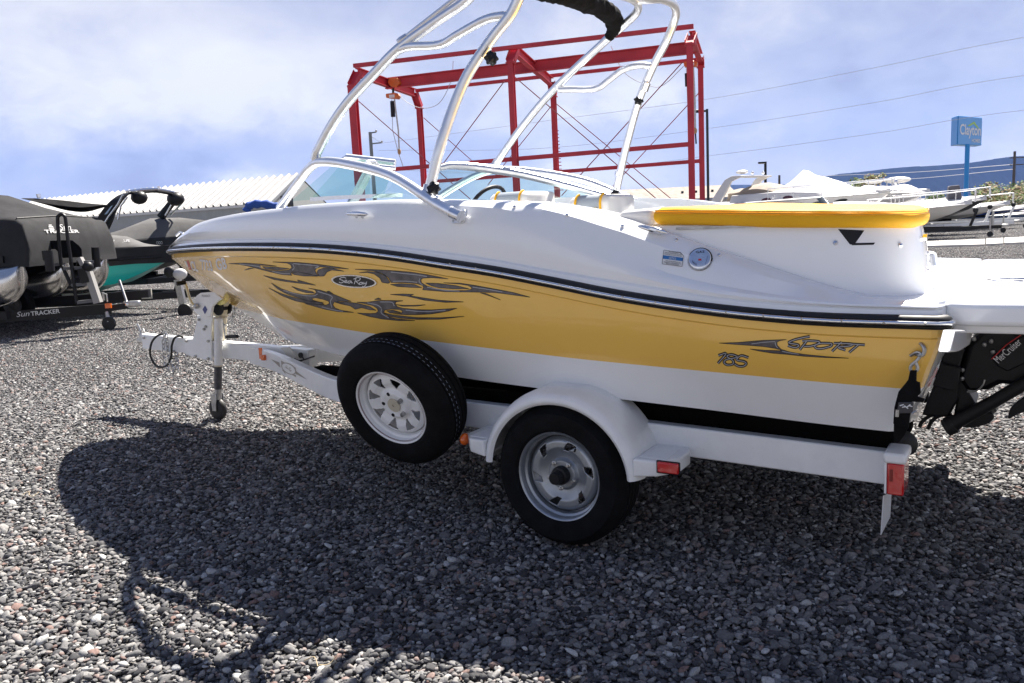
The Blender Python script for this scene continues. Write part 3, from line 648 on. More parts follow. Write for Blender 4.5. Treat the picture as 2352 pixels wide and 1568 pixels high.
# foot plate
h = bvh_boat.ray_cast(camL, rayL(1056, 498)); n_ = h[1] if h[1].y < 0 else -h[1]
u_ = V((1, 0, -.05)); u_ = (u_ - n_ * u_.dot(n_)).normalized(); w_ = n_.cross(u_)
if w_.z < 0: w_ = -w_
pl_ = MB().prism([h[0] + n_ * .001 + u_ * a + w_ * b for a, b in ((-.032, -.030), (.024, -.030), (.034, -.018), (.034, .020), (.026, .030), (-.026, .030), (-.034, .022))], n_ * .008).build('foot_plate', brushed, boat, bevel=.002)
for a, b in ((-.024, -.02), (.020, -.02), (.024, .019)): MB().lathe(h[0] + n_ * .009 + u_ * a + w_ * b, n_, [(.0055, 0), (.0055, .002), (0, .003)], 8).build('plate_screw', steel, pl_)
# rolled black canopy
cp = [L(1399, 87, 1.83), L(1410, 60, 1.80), L(1405, 36, 1.72), L(1380, 18, 1.58), L(1340, 2, 1.38), L(1290, -14, 1.16), L(1225, -30, .95), L(1150, -42, .72), L(1090, -40, .5)]
cc = crom(cp, 8); rr = [.030 + .024 * min(1, i / 9) + .006 * noise.noise(V((i * .7, 0, 0))) for i in range(len(cc))]
b = MB().tube(cc, rr, 18)
for i, p in enumerate(b.v): p += V((noise.noise(p * 22), noise.noise(p * 22 + V((5, 0, 0))), noise.noise(p * 22 + V((0, 9, 0))))) * .012
b.build('rolled_canopy', canvas_k, boat, ang=80)

# ---- seats: rounded backs whose padded ends carry yellow piping
def bolster(px, py, y, w, dep, txt=False):
    c = L(px, py, y); t = MB(); n = 12; rows_ = []
    for xx, sc in ((-w / 2, .80), (-w / 2 + .012, .95), (-w * .32, 1), (w * .30, 1), (w / 2 - .012, .95), (w / 2, .80)):
        top_ = c.z + (.004 if abs(xx) < w * .35 else 0)
        rows_.append([V((c.x + xx, y + .035 - .035 * sc - (1 - cos(a)) * 0 + .05 * (1 - sin(a)) if False else y + .05 - .05 * sc * sin(a), top_ - .05 + .05 * sc * cos(a))) for a in [pi / 2 * j / n for j in range(n + 1)]] + [V((c.x + xx, y + .05 - .05 * sc, c.z - .6)), V((c.x + xx, y + dep, c.z - .6)), V((c.x + xx, y + dep, top_ - .05 + .05 * sc))])
    t.grid(rows_, lambda i, j: 1 if i == 2 else 0, True)
    for rw in (rows_[0], rows_[-1]): t.add(rw, [tuple(range(len(rw)))])
    o = t.build('seat_back', [vinyl_w, vinyl_g], boat, ang=60)
    for k in (2, 3): MB().tube([p + V((0, -.003, .003)) for p in rows_[k][:n + 2]], .006, 6).build('seat_piping', vinyl_y, o)
    return o, c
bolster(1165, 442, .95, .25, .30)
so_, c_ = bolster(1350, 449, .75, .22, .30)
for mm, sh, bd in ((ink, .003, .02), (mat('tan_thread', (.55, .45, .25), .5), 0, 0)):
    text_obj('Sport', 'seat_lettering', mm, so_, c_ + V((-.055 + sh, -.004 - (0.001 if mm is not ink else 0), -.078 - sh)), (1, 0, 0), (0, 0, 1), .03, .105, shear=.3, bold=bd)
# helm wheel rim and the far gunwale panel
MB().tube([L(1120, 470, 1.3) + V((.13 * cos(a) * .5, .17 * sin(a), .13 * cos(a) * .8)) for a in [2 * pi * k / 24 for k in range(24)]], .012, 8, closed=True).build('steering_wheel', black_pl, boat)
# ---- stern drive (tilted up behind the transom)
drive = empty('stern_drive'); drive.parent = boat
def K(cx, cy, y): return L(1948 + cx / 3.794, 590 + cy / 3.794, y)
def slab(name, pts, y0, y1, m_, par, bev=.008, y=None):
    ym = y if y is not None else y0
    poly = [K(a, b, ym) for a, b in pts]; poly = [V((p.x, y0, p.z)) for p in poly]
    return MB().prism(poly, (0, y1 - y0, 0)).build(name, m_, par, bevel=bev, ang=40)
slab('gimbal_housing', [(700,630),(1020,630),(1020,800),(975,960),(960,1240),(880,1395),(640,1380),(690,1250),(740,1130),(800,930),(860,730)], .98, 1.28, black_p, drive)
slab('trim_bracket', [(805,928),(980,968),(960,1150),(870,1160),(735,1120)], .94, .985, black_pl, drive, .004)
slab('drive_housing', [(1100,715),(1170,632),(1452,632),(1540,700),(1700,640),(1760,1000),(1540,1130),(1330,1110),(1230,1160),(1035,1175),(950,1060),(1000,900),(1030,790)], .99, 1.25, black_p, drive, .02)
slab('upper_cover', [(1250,890),(1400,760),(1520,690),(1700,560),(1760,760),(1600,900),(1390,1000),(1300,950)], .965, .995, black_pl, drive, .006)
slab('tilt_arm', [(930,960),(1030,980),(1035,1150),(1120,1290),(1010,1400),(920,1380),(950,1200)], 1.0, 1.2, black_p, drive)
MB().tube([K(880, 1470, .96), K(960, 1425, .96), K(1250, 1270, .96), K(1532, 1105, .96), K(1700, 1010, .96)], [.040, .031, .027, .027, .027], 14).build('trim_cylinder', black_pl, drive)
MB().tube([K(850, 1490, .96), K(925, 1455, .96)], .038, 12).build('cylinder_cap', rubber, drive)
slab('cavitation_plate', [(960,1480),(1000,1440),(1180,1350),(1260,1360),(1275,1400),(1230,1450),(1130,1482),(1050,1490)], 1.0, 1.02, black_p, drive, .006)
MB().tube([K(1130, 1390, 1.05), K(1210, 1340, 1.05), K(1255, 1325, 1.05), K(1285, 1350, 1.05)], [.03, .045, .04, .008], 14).build('gear_case', black_p, drive)
slab('propeller_blade', [(1390,1400),(1410,1330),(1450,1280),(1560,1200),(1640,1250),(1600,1330),(1480,1370),(1400,1415)], 1.05, 1.08, black_p, drive, .006)
MB().tube(crom([K(620, 1482, 1.0), K(650, 1430, 1.0), K(730, 1378, 1.0), K(850, 1366, 1.0), K(915, 1396, 1.0)], 5), .008, 8).build('steering_hose', rubber, drive)
MB().tube(crom([K(695, 1500, 1.0), K(730, 1430, 1.0), K(800, 1382, 1.0), K(900, 1378, 1.0)], 5), .008, 8).build('steering_hose', rubber, drive)
MB().tube(crom([K(1035, 1175, .98), K(1110, 1170, .98), K(1170, 1120, .98), K(1190, 1070, .98)], 5), .0035, 6).build('drive_cable', steel, drive)
for a, b in ((1098,714),(1188,763),(1247,732),(1262,828),(1410,950),(995,985),(992,1060)):
    MB().ball(K(a, b, .975), .010, 8).build('drive_bolt', steel, drive)
p0, p1 = K(1310, 930, .958), K(1520, 748, .958); r_ = (p1 - p0).normalized(); u_ = V((r_.z, 0, -r_.x)); u_ = -u_ if u_.z < 0 else u_
text_obj('MerCruiser', 'drive_lettering', white_ink, drive, p0, r_, u_, .030, (p1 - p0).length)
MB().tube([K(1250, 890, .958), K(1380, 765, .958), K(1505, 680, .958)], .002, 5).build('red_pinstripe', red_ink, drive)

# ---- stern eye + hook
MB().tube(crom([K(598, 742, .06), K(640, 760, .04), K(664, 800, .03), K(655, 845, .03), K(625, 858, .03), K(590, 845, .05)], 4), .0065, 8).build('stern_eye', steel, boat)
MB().box(K(588, 775, .068), (.035, .008, .11)).build('eye_plate', steel, boat, bevel=.003)
MB().tube([L(2131, 588, .62), L(2140, 590, .60)], .022, 10).tube([L(2140, 585, .60), L(2144, 610, .6)], .010, 8).build('stern_light', chrome, boat)
for q in ((2120, 545), (2124, 620)): MB().tube([L(q[0], q[1], .5), L(q[0] + 10, q[1], .5)], .012, 8).build('stern_fitting', chrome, boat)

# ================================================================ STRAP
strap = empty('tie_down_strap', 'black webbing transom strap hooked to the yellow stern corner of the sport boat', 'strap', locn=O, rz=-A)
MB().tube(crom([K(545, 860, .045), K(600, 830, .03), K(630, 850, .03), K(600, 900, .03), K(550, 945, .03), K(545, 985, .03), K(575, 1000, .03), K(605, 975, .03), K(590, 920, .03)], 5), .0055, 8).build('hook', steel, strap)
slab('webbing', [(545,985),(600,985),(598,1080),(628,1090),(636,1180),(605,1210),(670,1235),(660,1255),(560,1250),(545,1370),(530,1480),(400,1440),(410,1300),(445,1165),(500,1100),(530,1060)], .00, .02, canvas_k, strap, .005, y=.02)
slab('strap_tail', [(400,1430),(530,1470),(500,1540),(440,1620),(400,1600)], .03, .05, canvas_k, strap, .004, y=.04)
slab('buckle_pad', [(440,1262),(575,1262),(560,1360),(425,1362)], -.006, .0, mat('grey_pad', (.05, .05, .055), .5, var=.3, vs=30), strap, .003, y=0)
pm_ = MB()
for k in range(5): pm_.tube([K(450 + k * 20, 1295 + (k % 2) * 14, -.008), K(485 + k * 19, 1285 + (k % 3) * 18, -.008)], .002, 5)
pm_.build('worn_print', white_ink, strap)
MB().tube([K(430, 1330, -.004), K(425, 1390, -.004)], .006, 6).tube([K(555, 1365, -.004), K(600, 1340, .0)], .004, 6).build('ratchet_bar', steel, strap)

# ================================================================ TRAILER
trl = empty('boat_trailer', 'white single axle boat trailer with spare wheel on its side, carrying the yellow sport boat', 'trailer', locn=O, rz=-A)
TW = trailer_w
rc = [V((-3.16, 1.11, .502))] + [LZ(px, py, .500) for px, py in ((624, 827), (666, 844.6), (706, 864), (743, 881.5), (775, 894))]
rc += [V((-1.45, .35, .492)), V((-1.1, .27, .487)), V((-.64, .25, .480)), V((.3, .25, .463)), V((1.25, .25, .440))]
cr_ = crom(rc, 6)
def rail(name, pts, w, h):
    r_ = []
    for i, p in enumerate(pts):
        t = (pts[min(i + 1, len(pts) - 1)] - pts[max(0, i - 1)]).normalized(); s_ = V((-t.y, t.x, 0)).normalized() * w / 2; u = V((0, 0, h / 2))
        r_.append([p - s_ - u, p + s_ - u, p + s_ + u, p - s_ + u])
    b = MB().grid(r_, 0, True); b.add(r_[0], [(0, 1, 2, 3)]); b.add(r_[-1], [(3, 2, 1, 0)]); return b.build(name, TW, trl, bevel=.006, ang=50)
rail('side_rail', cr_, .055, .124); rail('side_rail', [mir(p) for p in cr_], .055, .124)
MB().beam(V((-4.44, YC, .552)), V((-3.74, YC, .540)), .078, .122).build('tongue', TW, trl, bevel=.008)
MB().beam(V((-3.86, YC, .538)), V((-2.55, YC, .505)), .088, .122).build('tongue', TW, trl, bevel=.008)
for x in (-.55, .9): MB().beam(V((x, .28, .45 if x > -2 else .47)), V((x, 1.96, .45 if x > -2 else .47)), .06, .075).build('cross_member', TW, trl, bevel=.005)
MB().beam(V((0, .16, .36)), V((0, 2.08, .36)), .05, .05).build('axle', black_p, trl)
for s_ in (1, -1):
    y = YC - s_ * .72
    MB().beam(V((-1.55, y, .555)), V((1.25, y, .515)), .10, .085).build('bunk', carpet, trl, bevel=.01)
    y = YC - s_ * .30
    MB().beam(V((-2.2, y, .50)), V((1.25, y, .455)), .09, .05).build('bunk', carpet, trl, bevel=.01)
    for x in (-.55, .9): MB().beam(V((x, YC - s_ * .72, .48)), V((x, YC - s_ * .72, .53)), .05, .05, up=(1, 0, 0)).build('bunk_bracket', TW, trl)
MB().prism([L(px, py, .80) for px, py in ((1965, 1012), (1972, 998), (1980, 1016))], (0, .02, 0)).build('frame_gusset', TW, trl)
MB().ball(LZ(2075, 1018, .50) + V((0, 0, 0)), .05, 16, (1, .5, 1)).build('strap_roller', rubber, trl)
# winch post
def T7(cx, cy, y): return L(295.2 + cx / 4.428, 649.4 + cy / 4.428, y)
def plate(name, pts, y0, y1, m_, bev=.004, y=None):
    P = [T7(a, b, y0 if y is None else y) for a, b in pts]; P = [V((p.x, y0, p.z)) for p in P]
    return MB().prism(P, (0, y1 - y0, 0)).build(name, m_, trl, bevel=bev, ang=40)
plate('winch_stand', [(845,800),(600,740),(570,720),(570,575),(650,575),(700,370),(690,330),(850,330),(835,470),(838,620)], 1.055, 1.07, TW)
plate('winch_stand', [(845,800),(600,740),(600,600),(650,575),(700,370),(690,330),(850,330),(835,470)], 1.165, 1.18, TW, y=1.055)
plate('winch_housing', [(660,280),(655,190),(690,130),(730,102),(860,90),(880,100),(950,160),(900,190),(850,240),(835,330),(800,347),(740,345),(690,310)], 1.03, 1.052, TW)
plate('winch_arm', [(835,330),(835,230),(880,180),(940,160),(1010,190),(960,230),(950,300),(940,360)], 1.10, 1.17, mat('cream_plastic', (.62, .56, .42), .4), .01)
plate('winch_column', [(840,350),(940,350),(935,590),(840,590)], 1.09, 1.15, mat('cream_plastic', (.62, .56, .42), .4), .008)
MB().lathe(T7(905, 250, 1.08), (0, 1, 0), [(0, 0), (.06, 0), (.06, .01), (.035, .012), (.035, .07), (.06, .072), (.06, .085), (0, .085)], 24).build('winch_drum', black_pl, trl)
MB().lathe(T7(905, 135, 1.06), (0, 1, 0), [(0, 0), (.062, 0), (.07, .02), (.06, .06), (.07, .10), (.062, .12), (0, .12)], 28).build('bow_roller', mat('pale_yellow_rubber', (.72, .66, .25), .4), trl)
text_obj('PROWINCH', 'winch_lettering', mat('grey_print', (.25, .25, .27), .5), trl, T7(745, 145, 1.028), (1, 0, .02), (0, 0, 1), .018, .095)
MB().prism([T7(a, b, 1.027) for a, b in ((776,232),(800,270),(776,318),(752,270))], (0, .002, 0)).build('stand_badge', mat('navy_print', (.05, .07, .22), .4), trl)
MB().tube([T7(685, 237, 1.02), T7(640, 200, 1.0), T7(620, 150, .99), T7(575, 0, .98)], .010, 8).build('winch_crank', mat('yellow_zinc', (.62, .58, .42), .35, .8), trl)
MB().tube([T7(578, -8, .98), T7(490, 10, .92)], .017, 12).build('crank_grip', black_pl, trl)
MB().ball(T7(688, 237, 1.01), .022, 10).build('crank_nut', steel, trl)
for a, b in ((768,217),(718,372),(785,445),(768,470),(812,592),(680,745),(812,770),(588,590),(598,745),(158,558),(464,695),(1328,805),(500,740)):
    MB().lathe(T7(a, b, 1.05 if a > 560 else 1.078), (0, -1, 0), [(.011, -.004), (.011, .006), (.007, .012), (0, .013)], 8).build('frame_bolt', steel, trl)
MB().tube(crom([T7(930, 350, 1.10), T7(960, 400, 1.08), T7(985, 560, 1.08), T7(1000, 548, 1.06)], 4), .006, 8).build('jack_handle', steel, trl)
MB().tube([T7(1000, 550, 1.06), T7(1107, 543, 1.04)], .014, 10).build('jack_grip', black_pl, trl)
# tongue strap, jack, wheel
MB().tube([T7(915, 360, 1.03), T7(913, 830, 1.03)], .030, 16).build('jack_tube', TW, trl)
MB().tube([T7(912, 775, 1.03), T7(911, 845, 1.03)], .0295, 16).build('jack_sleeve', mat('cream_plastic', (.62, .56, .42), .4), trl)
MB().tube([T7(911, 842, 1.03), T7(911, 1075, 1.03)], .0285, 16).build('jack_inner_tube', mat('dark_galvanised', (.12, .12, .13), .4, .6, var=.5, vs=20), trl)
MB().tube([T7(911, 1070, 1.03), T7(912, 1180, 1.03)], .0265, 16).build('jack_leg', steel, trl)
jw = T7(911, 1290, 1.03); MB().lathe(V((jw.x, jw.y - .025, .085)), (0, 1, 0), [(0, 0), (.05, 0), (.078, .006), (.085, .018), (.085, .034), (.078, .044), (.05, .05), (0, .05)], 28).build('jack_wheel', rubber, trl)
for yy in (-.036, .030): MB().prism([V((jw.x + a, jw.y + yy, z)) for a, z in ((-.028, .205), (.03, .205), (.035, .19), (.02, .075), (-.02, .075))], (0, .006, 0)).build('wheel_fork', steel, trl)
# coupler
MB().prism([T7(a, b, 1.09) for a, b in ((145,520),(150,600),(80,600),(70,590),(105,540),(110,515))], (0, .07, 0)).build('coupler', mat('cast_white', (.6, .6, .58), .4), trl, bevel=.008)
MB().tube([T7(130, 515, 1.12), T7(105, 450, 1.12), T7(90, 420, 1.12)], .010, 8).tube([T7(120, 500, 1.12), T7(150, 470, 1.12), T7(160, 495, 1.12)], .007, 8).build('coupler_latch', steel, trl)
MB().tube(crom([T7(100, 545, 1.1), T7(40, 590, 1.1), T7(-10, 620, 1.1)], 4), .003, 6).tube(crom([T7(110, 615, 1.1), T7(60, 700, 1.1), T7(-10, 740, 1.1)], 4), .003, 6).build('breakaway_cable', steel, trl)
MB().tube(crom([T7(350, 520, 1.05), T7(290, 540, 1.04), T7(235, 610, 1.04), T7(220, 720, 1.04), T7(260, 820, 1.04), T7(330, 858, 1.04), T7(400, 830, 1.04), T7(435, 740, 1.04), T7(440, 640, 1.04), T7(470, 560, 1.05), T7(520, 540, 1.06), T7(560, 555, 1.08)], 6), .0085, 8).build('trailer_cable', rubber, trl)
def chain(name, pts, step=.030, r=.0042, L_=.021, W_=.012):
    pts = crom(pts, 10); out_ = []; acc = 0; cur = pts[0]; out_.append((pts[0], (pts[1] - pts[0]).normalized()))
    for i in range(1, len(pts)):
        d = (pts[i] - pts[i - 1]).length; acc += d
        if acc >= step: out_.append((pts[i], (pts[i] - pts[i - 1]).normalized())); acc = 0
    b = MB()
    for k, (p, t) in enumerate(out_):
        u = t.orthogonal().normalized(); u = Matrix.Rotation(pi / 2 * (k % 2) + .4, 3, t) @ u
        lp = [p + t * (L_ * cos(a)) + u * (W_ * sin(a)) for a in [2 * pi * j / 12 for j in range(12)]]
        b.tube(lp, r, 5, closed=True)
    return b.build(name, steel, trl)
chain('safety_chain', [T7(370, 520, 1.07), T7(355, 600, 1.06), T7(360, 720, 1.05), T7(375, 830, 1.05), T7(420, 900, 1.05), T7(445, 950, 1.05)])
chain('safety_chain', [T7(385, 540, 1.06), T7(400, 680, 1.05), T7(420, 800, 1.04), T7(455, 880, 1.04), T7(450, 945, 1.04)])
chain('safety_chain', [T7(485, 730, 1.08), T7(492, 800, 1.07), T7(500, 870, 1.06), T7(470, 920, 1.05), T7(445, 950, 1.05)])
chain('bow_chain', [T7(1085, 250, 1.12), T7(1070, 330, 1.12), T7(1040, 400, 1.12), T7(985, 440, 1.12)])
MB().tube(crom([T7(985, 430, 1.1), T7(935, 400, 1.1), T7(915, 360, 1.08)], 4), .007, 8).build('snap_hook', steel, trl)
# tongue lamps and badge
tr_rail = [o for o in trl.children if o.name.startswith('side_rail') or o.name.startswith('tongue')]
bvr = bvh_of(tr_rail)
def onrail(px, py):
    h = bvr.ray_cast(camL, rayL(px, py)); return (h[0] if h[0] else L(px, py, 1.04))
MB().box(onrail(600, 811) + V((0, -.004, 0)), (.036, .006, .080)).build('amber_reflector', amber_lens, trl, bevel=.002)
MB().box(onrail(609, 820) + V((0, -.014, 0)), (.036, .028, .040)).build('marker_lamp', amber_lens, trl, bevel=.006)
TB = (295.2, 649.4, 4.428)
drape('rail_badge', [mat('taupe_decal', (.30, .27, .23), .4), TW], trl, bvr, [(tp([(1450,775),(1535,808),(1548,862)], TB), 0), (tp([(1468,790),(1540,858),(1530,840)], TB), 0), (tp([(1705,895),(1820,985),(1700,925)], TB), 0), (tp([(1552,788),(1600,815),(1558,845)], TB), 0), (tp([(1560,880),(1600,930),(1590,890)], TB), 0), (tp([(1680,850),(1705,865),(1690,895)], TB), 0), (tp([(1650,925),(1705,935),(1705,960)], TB), 0), (tp(ell(1632, 872, 84, 50, radians(33)), TB), 0)], .0015, maxlen=30)
srT = [(1632 + (a - 957) * .38 * cos(.45) - (b - 205) * .6 * sin(.45), 872 + (a - 957) * .38 * sin(.45) + (b - 205) * .6 * cos(.45)) for ln in sr for a, b in ln]
k_ = 0; sr2 = []
for ln in sr: sr2.append(srT[k_:k_ + len(ln)]); k_ += len(ln)
drape('badge_oval', [TW], trl, bvr, [(tp(ell(1632, 872, 74, 41, radians(33)), TB), 0)], .0025, maxlen=30)
drape('badge_script', [mat('taupe_decal', (.3, .27, .23))], trl, bvr, [('mesh', a, b, 0) for a, b in strokes(sr2, .8, TB)], .0035)
MB().lathe(T7(1757, 735, 1.05), (0, -1, 0), [(.02, 0), (.02, .01), (0, .012)], 12).build('wire_grommet', rubber, trl)
MB().tube(crom([T7(1757, 740, 1.04), T7(1780, 780, 1.03), T7(1720, 800, 1.02), T7(1690, 770, 1.02), T7(1750, 790, 1.02), T7(1890, 745, 1.0)], 5), .005, 6).build('wiring', rubber, trl)
MB().prism([T7(a, b, 1.03) for a, b in ((1545,660),(1635,650),(1720,760),(1630,760))], (0, .006, 0)).build('frame_gusset', mat('cream_steel', (.66, .64, .58), .4), trl)

# ---- wheels
def tyre_prof(R_, w, rb):
    h = w / 2
    right = [(rb, h * .84), (rb + .012, h * .97), (rb + .045, h * 1.06), (rb + .08, h * 1.04), (R_ - .03, h * .92), (R_ - .010, h * .74), (R_ - .003, h * .60), (R_ - .001, h * .50), (R_ - .008, h * .49), (R_ - .008, h * .44), (R_, h * .43), (R_, h * .18), (R_ - .008, h * .17), (R_ - .008, h * .12), (R_, h * .11)]
    return right + [(a, -b) for a, b in right[::-1]]
def make_wheel(par, c, ax, m_rim, kind, RT=.323):
    g = par
    n_ = 120; ty = MB().lathe((0, 0, 0), ax, tyre_prof(RT, .205, .192), n_)
    c = V(c); ty.v = [p + c for p in ty.v]
    # shoulder lugs
    ax = V(ax).normalized(); u = ax.orthogonal().normalized(); w = ax.cross(u)
    T_ = ty.build('tyre', tyre_m, g, ang=28)
    # white-ish mould rings on the fresh spare
    rim = MB(); lip = .0885
    rim.lathe(c, ax, [(.192, lip - .012), (.1945, lip - .002), (.192, lip + .002), (.187, lip), (.183, lip - .006), (.181, lip - .03), (.172, lip - .036), (.169, lip - .05), (.166, lip - .085), (.165, -.06), (.180, -.085), (.190, -.088)], 96)
    R0 = rim.build('rim', m_rim, g, ang=40)
    if kind == 'spoke':
        prof = [(.030, -.0), (.05, .004), (.062, .006), (.070, .002), (.078, -.008), (.086, -.010), (.10, -.004), (.12, .004), (.14, .004), (.152, -.004), (.160, -.012), (.166, -.03)]
        def hole(r, th): k = (th / (2 * pi) * 8) % 1 - .5; return .088 < r < .142 and abs(k) * 2 * pi / 8 * r < .004 + (r - .088) * .50
    else:
        prof = [(.040, .0), (.058, .0), (.064, -.006), (.070, -.018), (.080, -.016), (.10, -.008), (.12, .0), (.14, .0), (.152, -.006), (.160, -.016), (.166, -.03)]
        def hole(r, th):
            k = (th / (2 * pi) * 6 + (r - .12) * 5.5) % 1 - .5; return .108 < r < .145 and abs(k) < .10 + (r - .108) * 2.2 and k > -.12
    nr = 34; rs = [lerp(.032, .166, i / nr) for i in range(nr + 1)]; nth = 240
    def hz(r): return itp(r, prof) + .055
    fs = []; b = MB(); vs = []
    for r in rs:
        for j in range(nth): a = 2 * pi * j / nth; vs.append(c + ax * hz(r) + (u * cos(a) + w * sin(a)) * r)
    for i in range(nr):
        for j in range(nth):
            rm = (rs[i] + rs[i + 1]) / 2; th = 2 * pi * (j + .5) / nth
            if hole(rm, th): continue
            fs.append((i * nth + j, i * nth + (j + 1) % nth, (i + 1) * nth + (j + 1) % nth, (i + 1) * nth + j))
    b.add(vs, fs); D = b.build('wheel_disc', m_rim, g, ang=40)
    sol = D.modifiers.new('t', 'SOLIDIFY'); sol.thickness = .004; sol.offset = -1
    return T_, R0, D, u, w
WC = V((0, .088, .316))
wh = empty('wheel'); wh.parent = trl
_, _, _, u_, w_ = make_wheel(wh, WC, (0, -1, 0), rim_g, 'slot', .308)
MB().lathe(WC, (0, -1, 0), [(.040, .04), (.040, .075), (.037, .085), (.028, .088), (.027, .118), (.024, .125), (.0, .126)], 32).build('hub_cap', black_pl, wh)
for k in range(5):
    a = 2 * pi * k / 5 + .75
    MB().lathe(WC + (u_ * cos(a) + w_ * sin(a)) * .058, (0, -1, 0), [(.0105, .05), (.0105, .064), (.006, .066), (.006, .074), (0, .075)], 6).build('lug_nut', steel, wh, ang=20)
wf = copy_tree(wh, trl); wf.location = (0, 2 * (YC - .088), 0)
# valve stem
MB().tube([WC + V((.075, -.075, .115)), WC + V((.085, -.085, .128))], .005, 6).build('valve_stem', rubber, wh)

# ---- fender
def fender(parent):
    n = 40; rows_ = []
    top = []
    for k in range(n + 1):
        a = radians(4 + 172 * k / n)     # 0 = forward, 180 = aft
        ca, sa = cos(a), sin(a)
        ro = .362 + .010 * max(0, sa) ** 6; ri = .312
        X = -ca * (ro + .012); Z = .323 + sa * ro
        if sa > .965: Z = min(Z, .323 + .962 * ro + .004)
        Xi = -ca * (ri + .018); Zi = .323 + sa * ri
        r_ = [V((X, .245, Z)), V((X, .10, Z)), V((X, .035, Z - .002)), V((lerp(X, Xi, .18), .000, lerp(Z, Zi, .18))), V((lerp(X, Xi, .5), -.018, lerp(Z, Zi, .5))), V((lerp(X, Xi, .85), -.024, lerp(Z, Zi, .85))), V((Xi, -.020, Zi)), V((Xi + ca * .008, -.012, Zi - sa * .008)), V((lerp(X, Xi, .8), .006, lerp(Z, Zi, .8))), V((lerp(X, Xi, .3), .04, lerp(Z, Zi, .3))), V((lerp(X, Xi, .2), .235, lerp(Z, Zi, .2)))]
        rows_.append(r_)
    f = MB().grid(rows_, 0, True)
    for rw in (rows_[0], rows_[-1]): f.add(rw, [tuple(range(len(rw)))])
    f.build('fender', TW, parent, ang=50)
    # steps
    def stp(sx, x0, x1, ztop, zb, ncut):
        P = [V((x0, -.020, ztop)), V((x1 - .06 * sx, -.012, ztop)), V((x1, .06, ztop)), V((x1, .18, ztop)), V((x1 - .02 * sx, .225, ztop)), V((x0, .225, ztop))]
        Q = [p + V((-.004 * sx, 0, -.062 if i not in (0, 5) else -.075)) for i, p in enumerate(P)]
        b = MB(); b.add(P + Q, [(0, 1, 2, 3, 4, 5), (11, 10, 9, 8, 7, 6)] + [(i, (i + 1) % 6, 6 + (i + 1) % 6, 6 + i) for i in range(6)])
        o = b.build('fender_step', TW, parent, bevel=.008, ang=50, seg=3)
        cx, cy = (x0 + x1 - .03 * sx) / 2, .11; rb = MB()
        for i in range(12): rb.box((cx, .025 + i * .014, ztop + .001), (abs(x1 - x0) - .055, .006, .003))
        rb.build('tread_ribs', TW, o)['kind'] = 'stuff'
    stp(1, .350, .515, .440, .39, 0); stp(-1, -.360, -.500, .440, .39, 0)
fd = empty('fender_assembly'); fd.parent = trl; fender(fd)
f2 = copy_tree(fd, trl); f2.scale = (1, -1, 1); f2.location = (0, 2 * YC, 0)
MB().box(L(1535, 1074, -.020), (.085, .020, .042), 0).build('side_marker', red_lens, trl, bevel=.005)
MB().box(L(1535, 1074, -.013), (.096, .012, .052), 0).build('marker_base', black_pl, trl, bevel=.004)
MB().ball(L(1068, 1008, .05), .028, 12, (.7, 1.2, 1)).build('amber_marker', amber_lens, trl)
# tail lamp
tl = V((1.272, .235, .45))
MB().box((1.275, .20, .430), (.055, .13, .115)).build('tail_lamp', red_lens, trl, bevel=.006)
MB().box((1.272, .20, .507), (.075, .15, .038)).build('lamp_cap', TW, trl, bevel=.010)
MB().box((1.243, .20, .435), (.008, .13, .12)).build('lamp_back', TW, trl, bevel=.002)
MB().box((1.262, .133, .445), (.010, .004, .042)).build('lamp_bulb_window', mat('dark_red', (.2, .004, .004), .2), trl)
t2_ = [o for o in trl.children if o.name in ('tail_lamp', 'lamp_cap', 'lamp_back')]
for o in t2_: c_ = o.copy(); COL.objects.link(c_); c_.location = (0, 1.84, 0)
# licence plate hanging edge-on below the tail lamp
lp_ = MB().add([L(2028, 1138, .16), L(2046, 1130, .36), L(2043, 1186, .36), L(2022, 1228, .16)], [(0, 1, 2, 3)]).build('licence_plate', mat('plate_white', (.7, .7, .7), .4), trl, smooth=False)
sol = lp_.modifiers.new('t', 'SOLIDIFY'); sol.thickness = .003

# ---- spare wheel
sp_w = empty('spare_wheel'); sp_w.parent = trl
rs_ = ray(897, 938); Rr = (cR - rs_ * cR.dot(rs_)).normalized(); Ur = -rs_.cross(Rr) ; Ur = Rr.cross(rs_)
nW = Rr * -.556 + Ur * -.524 - rs_ * .645
nL = V((nW.dot(ex), nW.dot(ey), nW.z)).normalized()
faceP = loc(cC + rs_ * 3.86)
cS = faceP - nL * .088
_, _, _, u_, w_ = make_wheel(sp_w, cS, nL, rim_w, 'spoke')
MB().lathe(cS, nL, [(.0, .058), (.008, .058), (.008, .063), (.034, .063), (.035, .058)], 28).build('hub_disc', mat('beige_disc', (.55, .50, .40), .5), sp_w)
for k in range(5):
    a = 2 * pi * k / 5 + .35
    q = cS + (u_ * cos(a) + w_ * sin(a)) * .060
    MB().lathe(q, nL, [(.0095, .058), (.0095, .061), (0, .0615)], 12).build('bolt_hole', black_p, sp_w)
    if k in (1, 2): MB().lathe(q, nL, [(.012, .06), (.012, .074), (.009, .080), (0, .081)], 8).build('lug_nut', steel, sp_w)
for r_c in (.184, .1795):
    MB().lathe(cS, nL, [(r_c, .0845), (r_c - .0012, .0845), (r_c - .0012, .083)], 72).build('rim_pinstripe', mat('maroon_stripe', (.12, .02, .03), .4), sp_w)
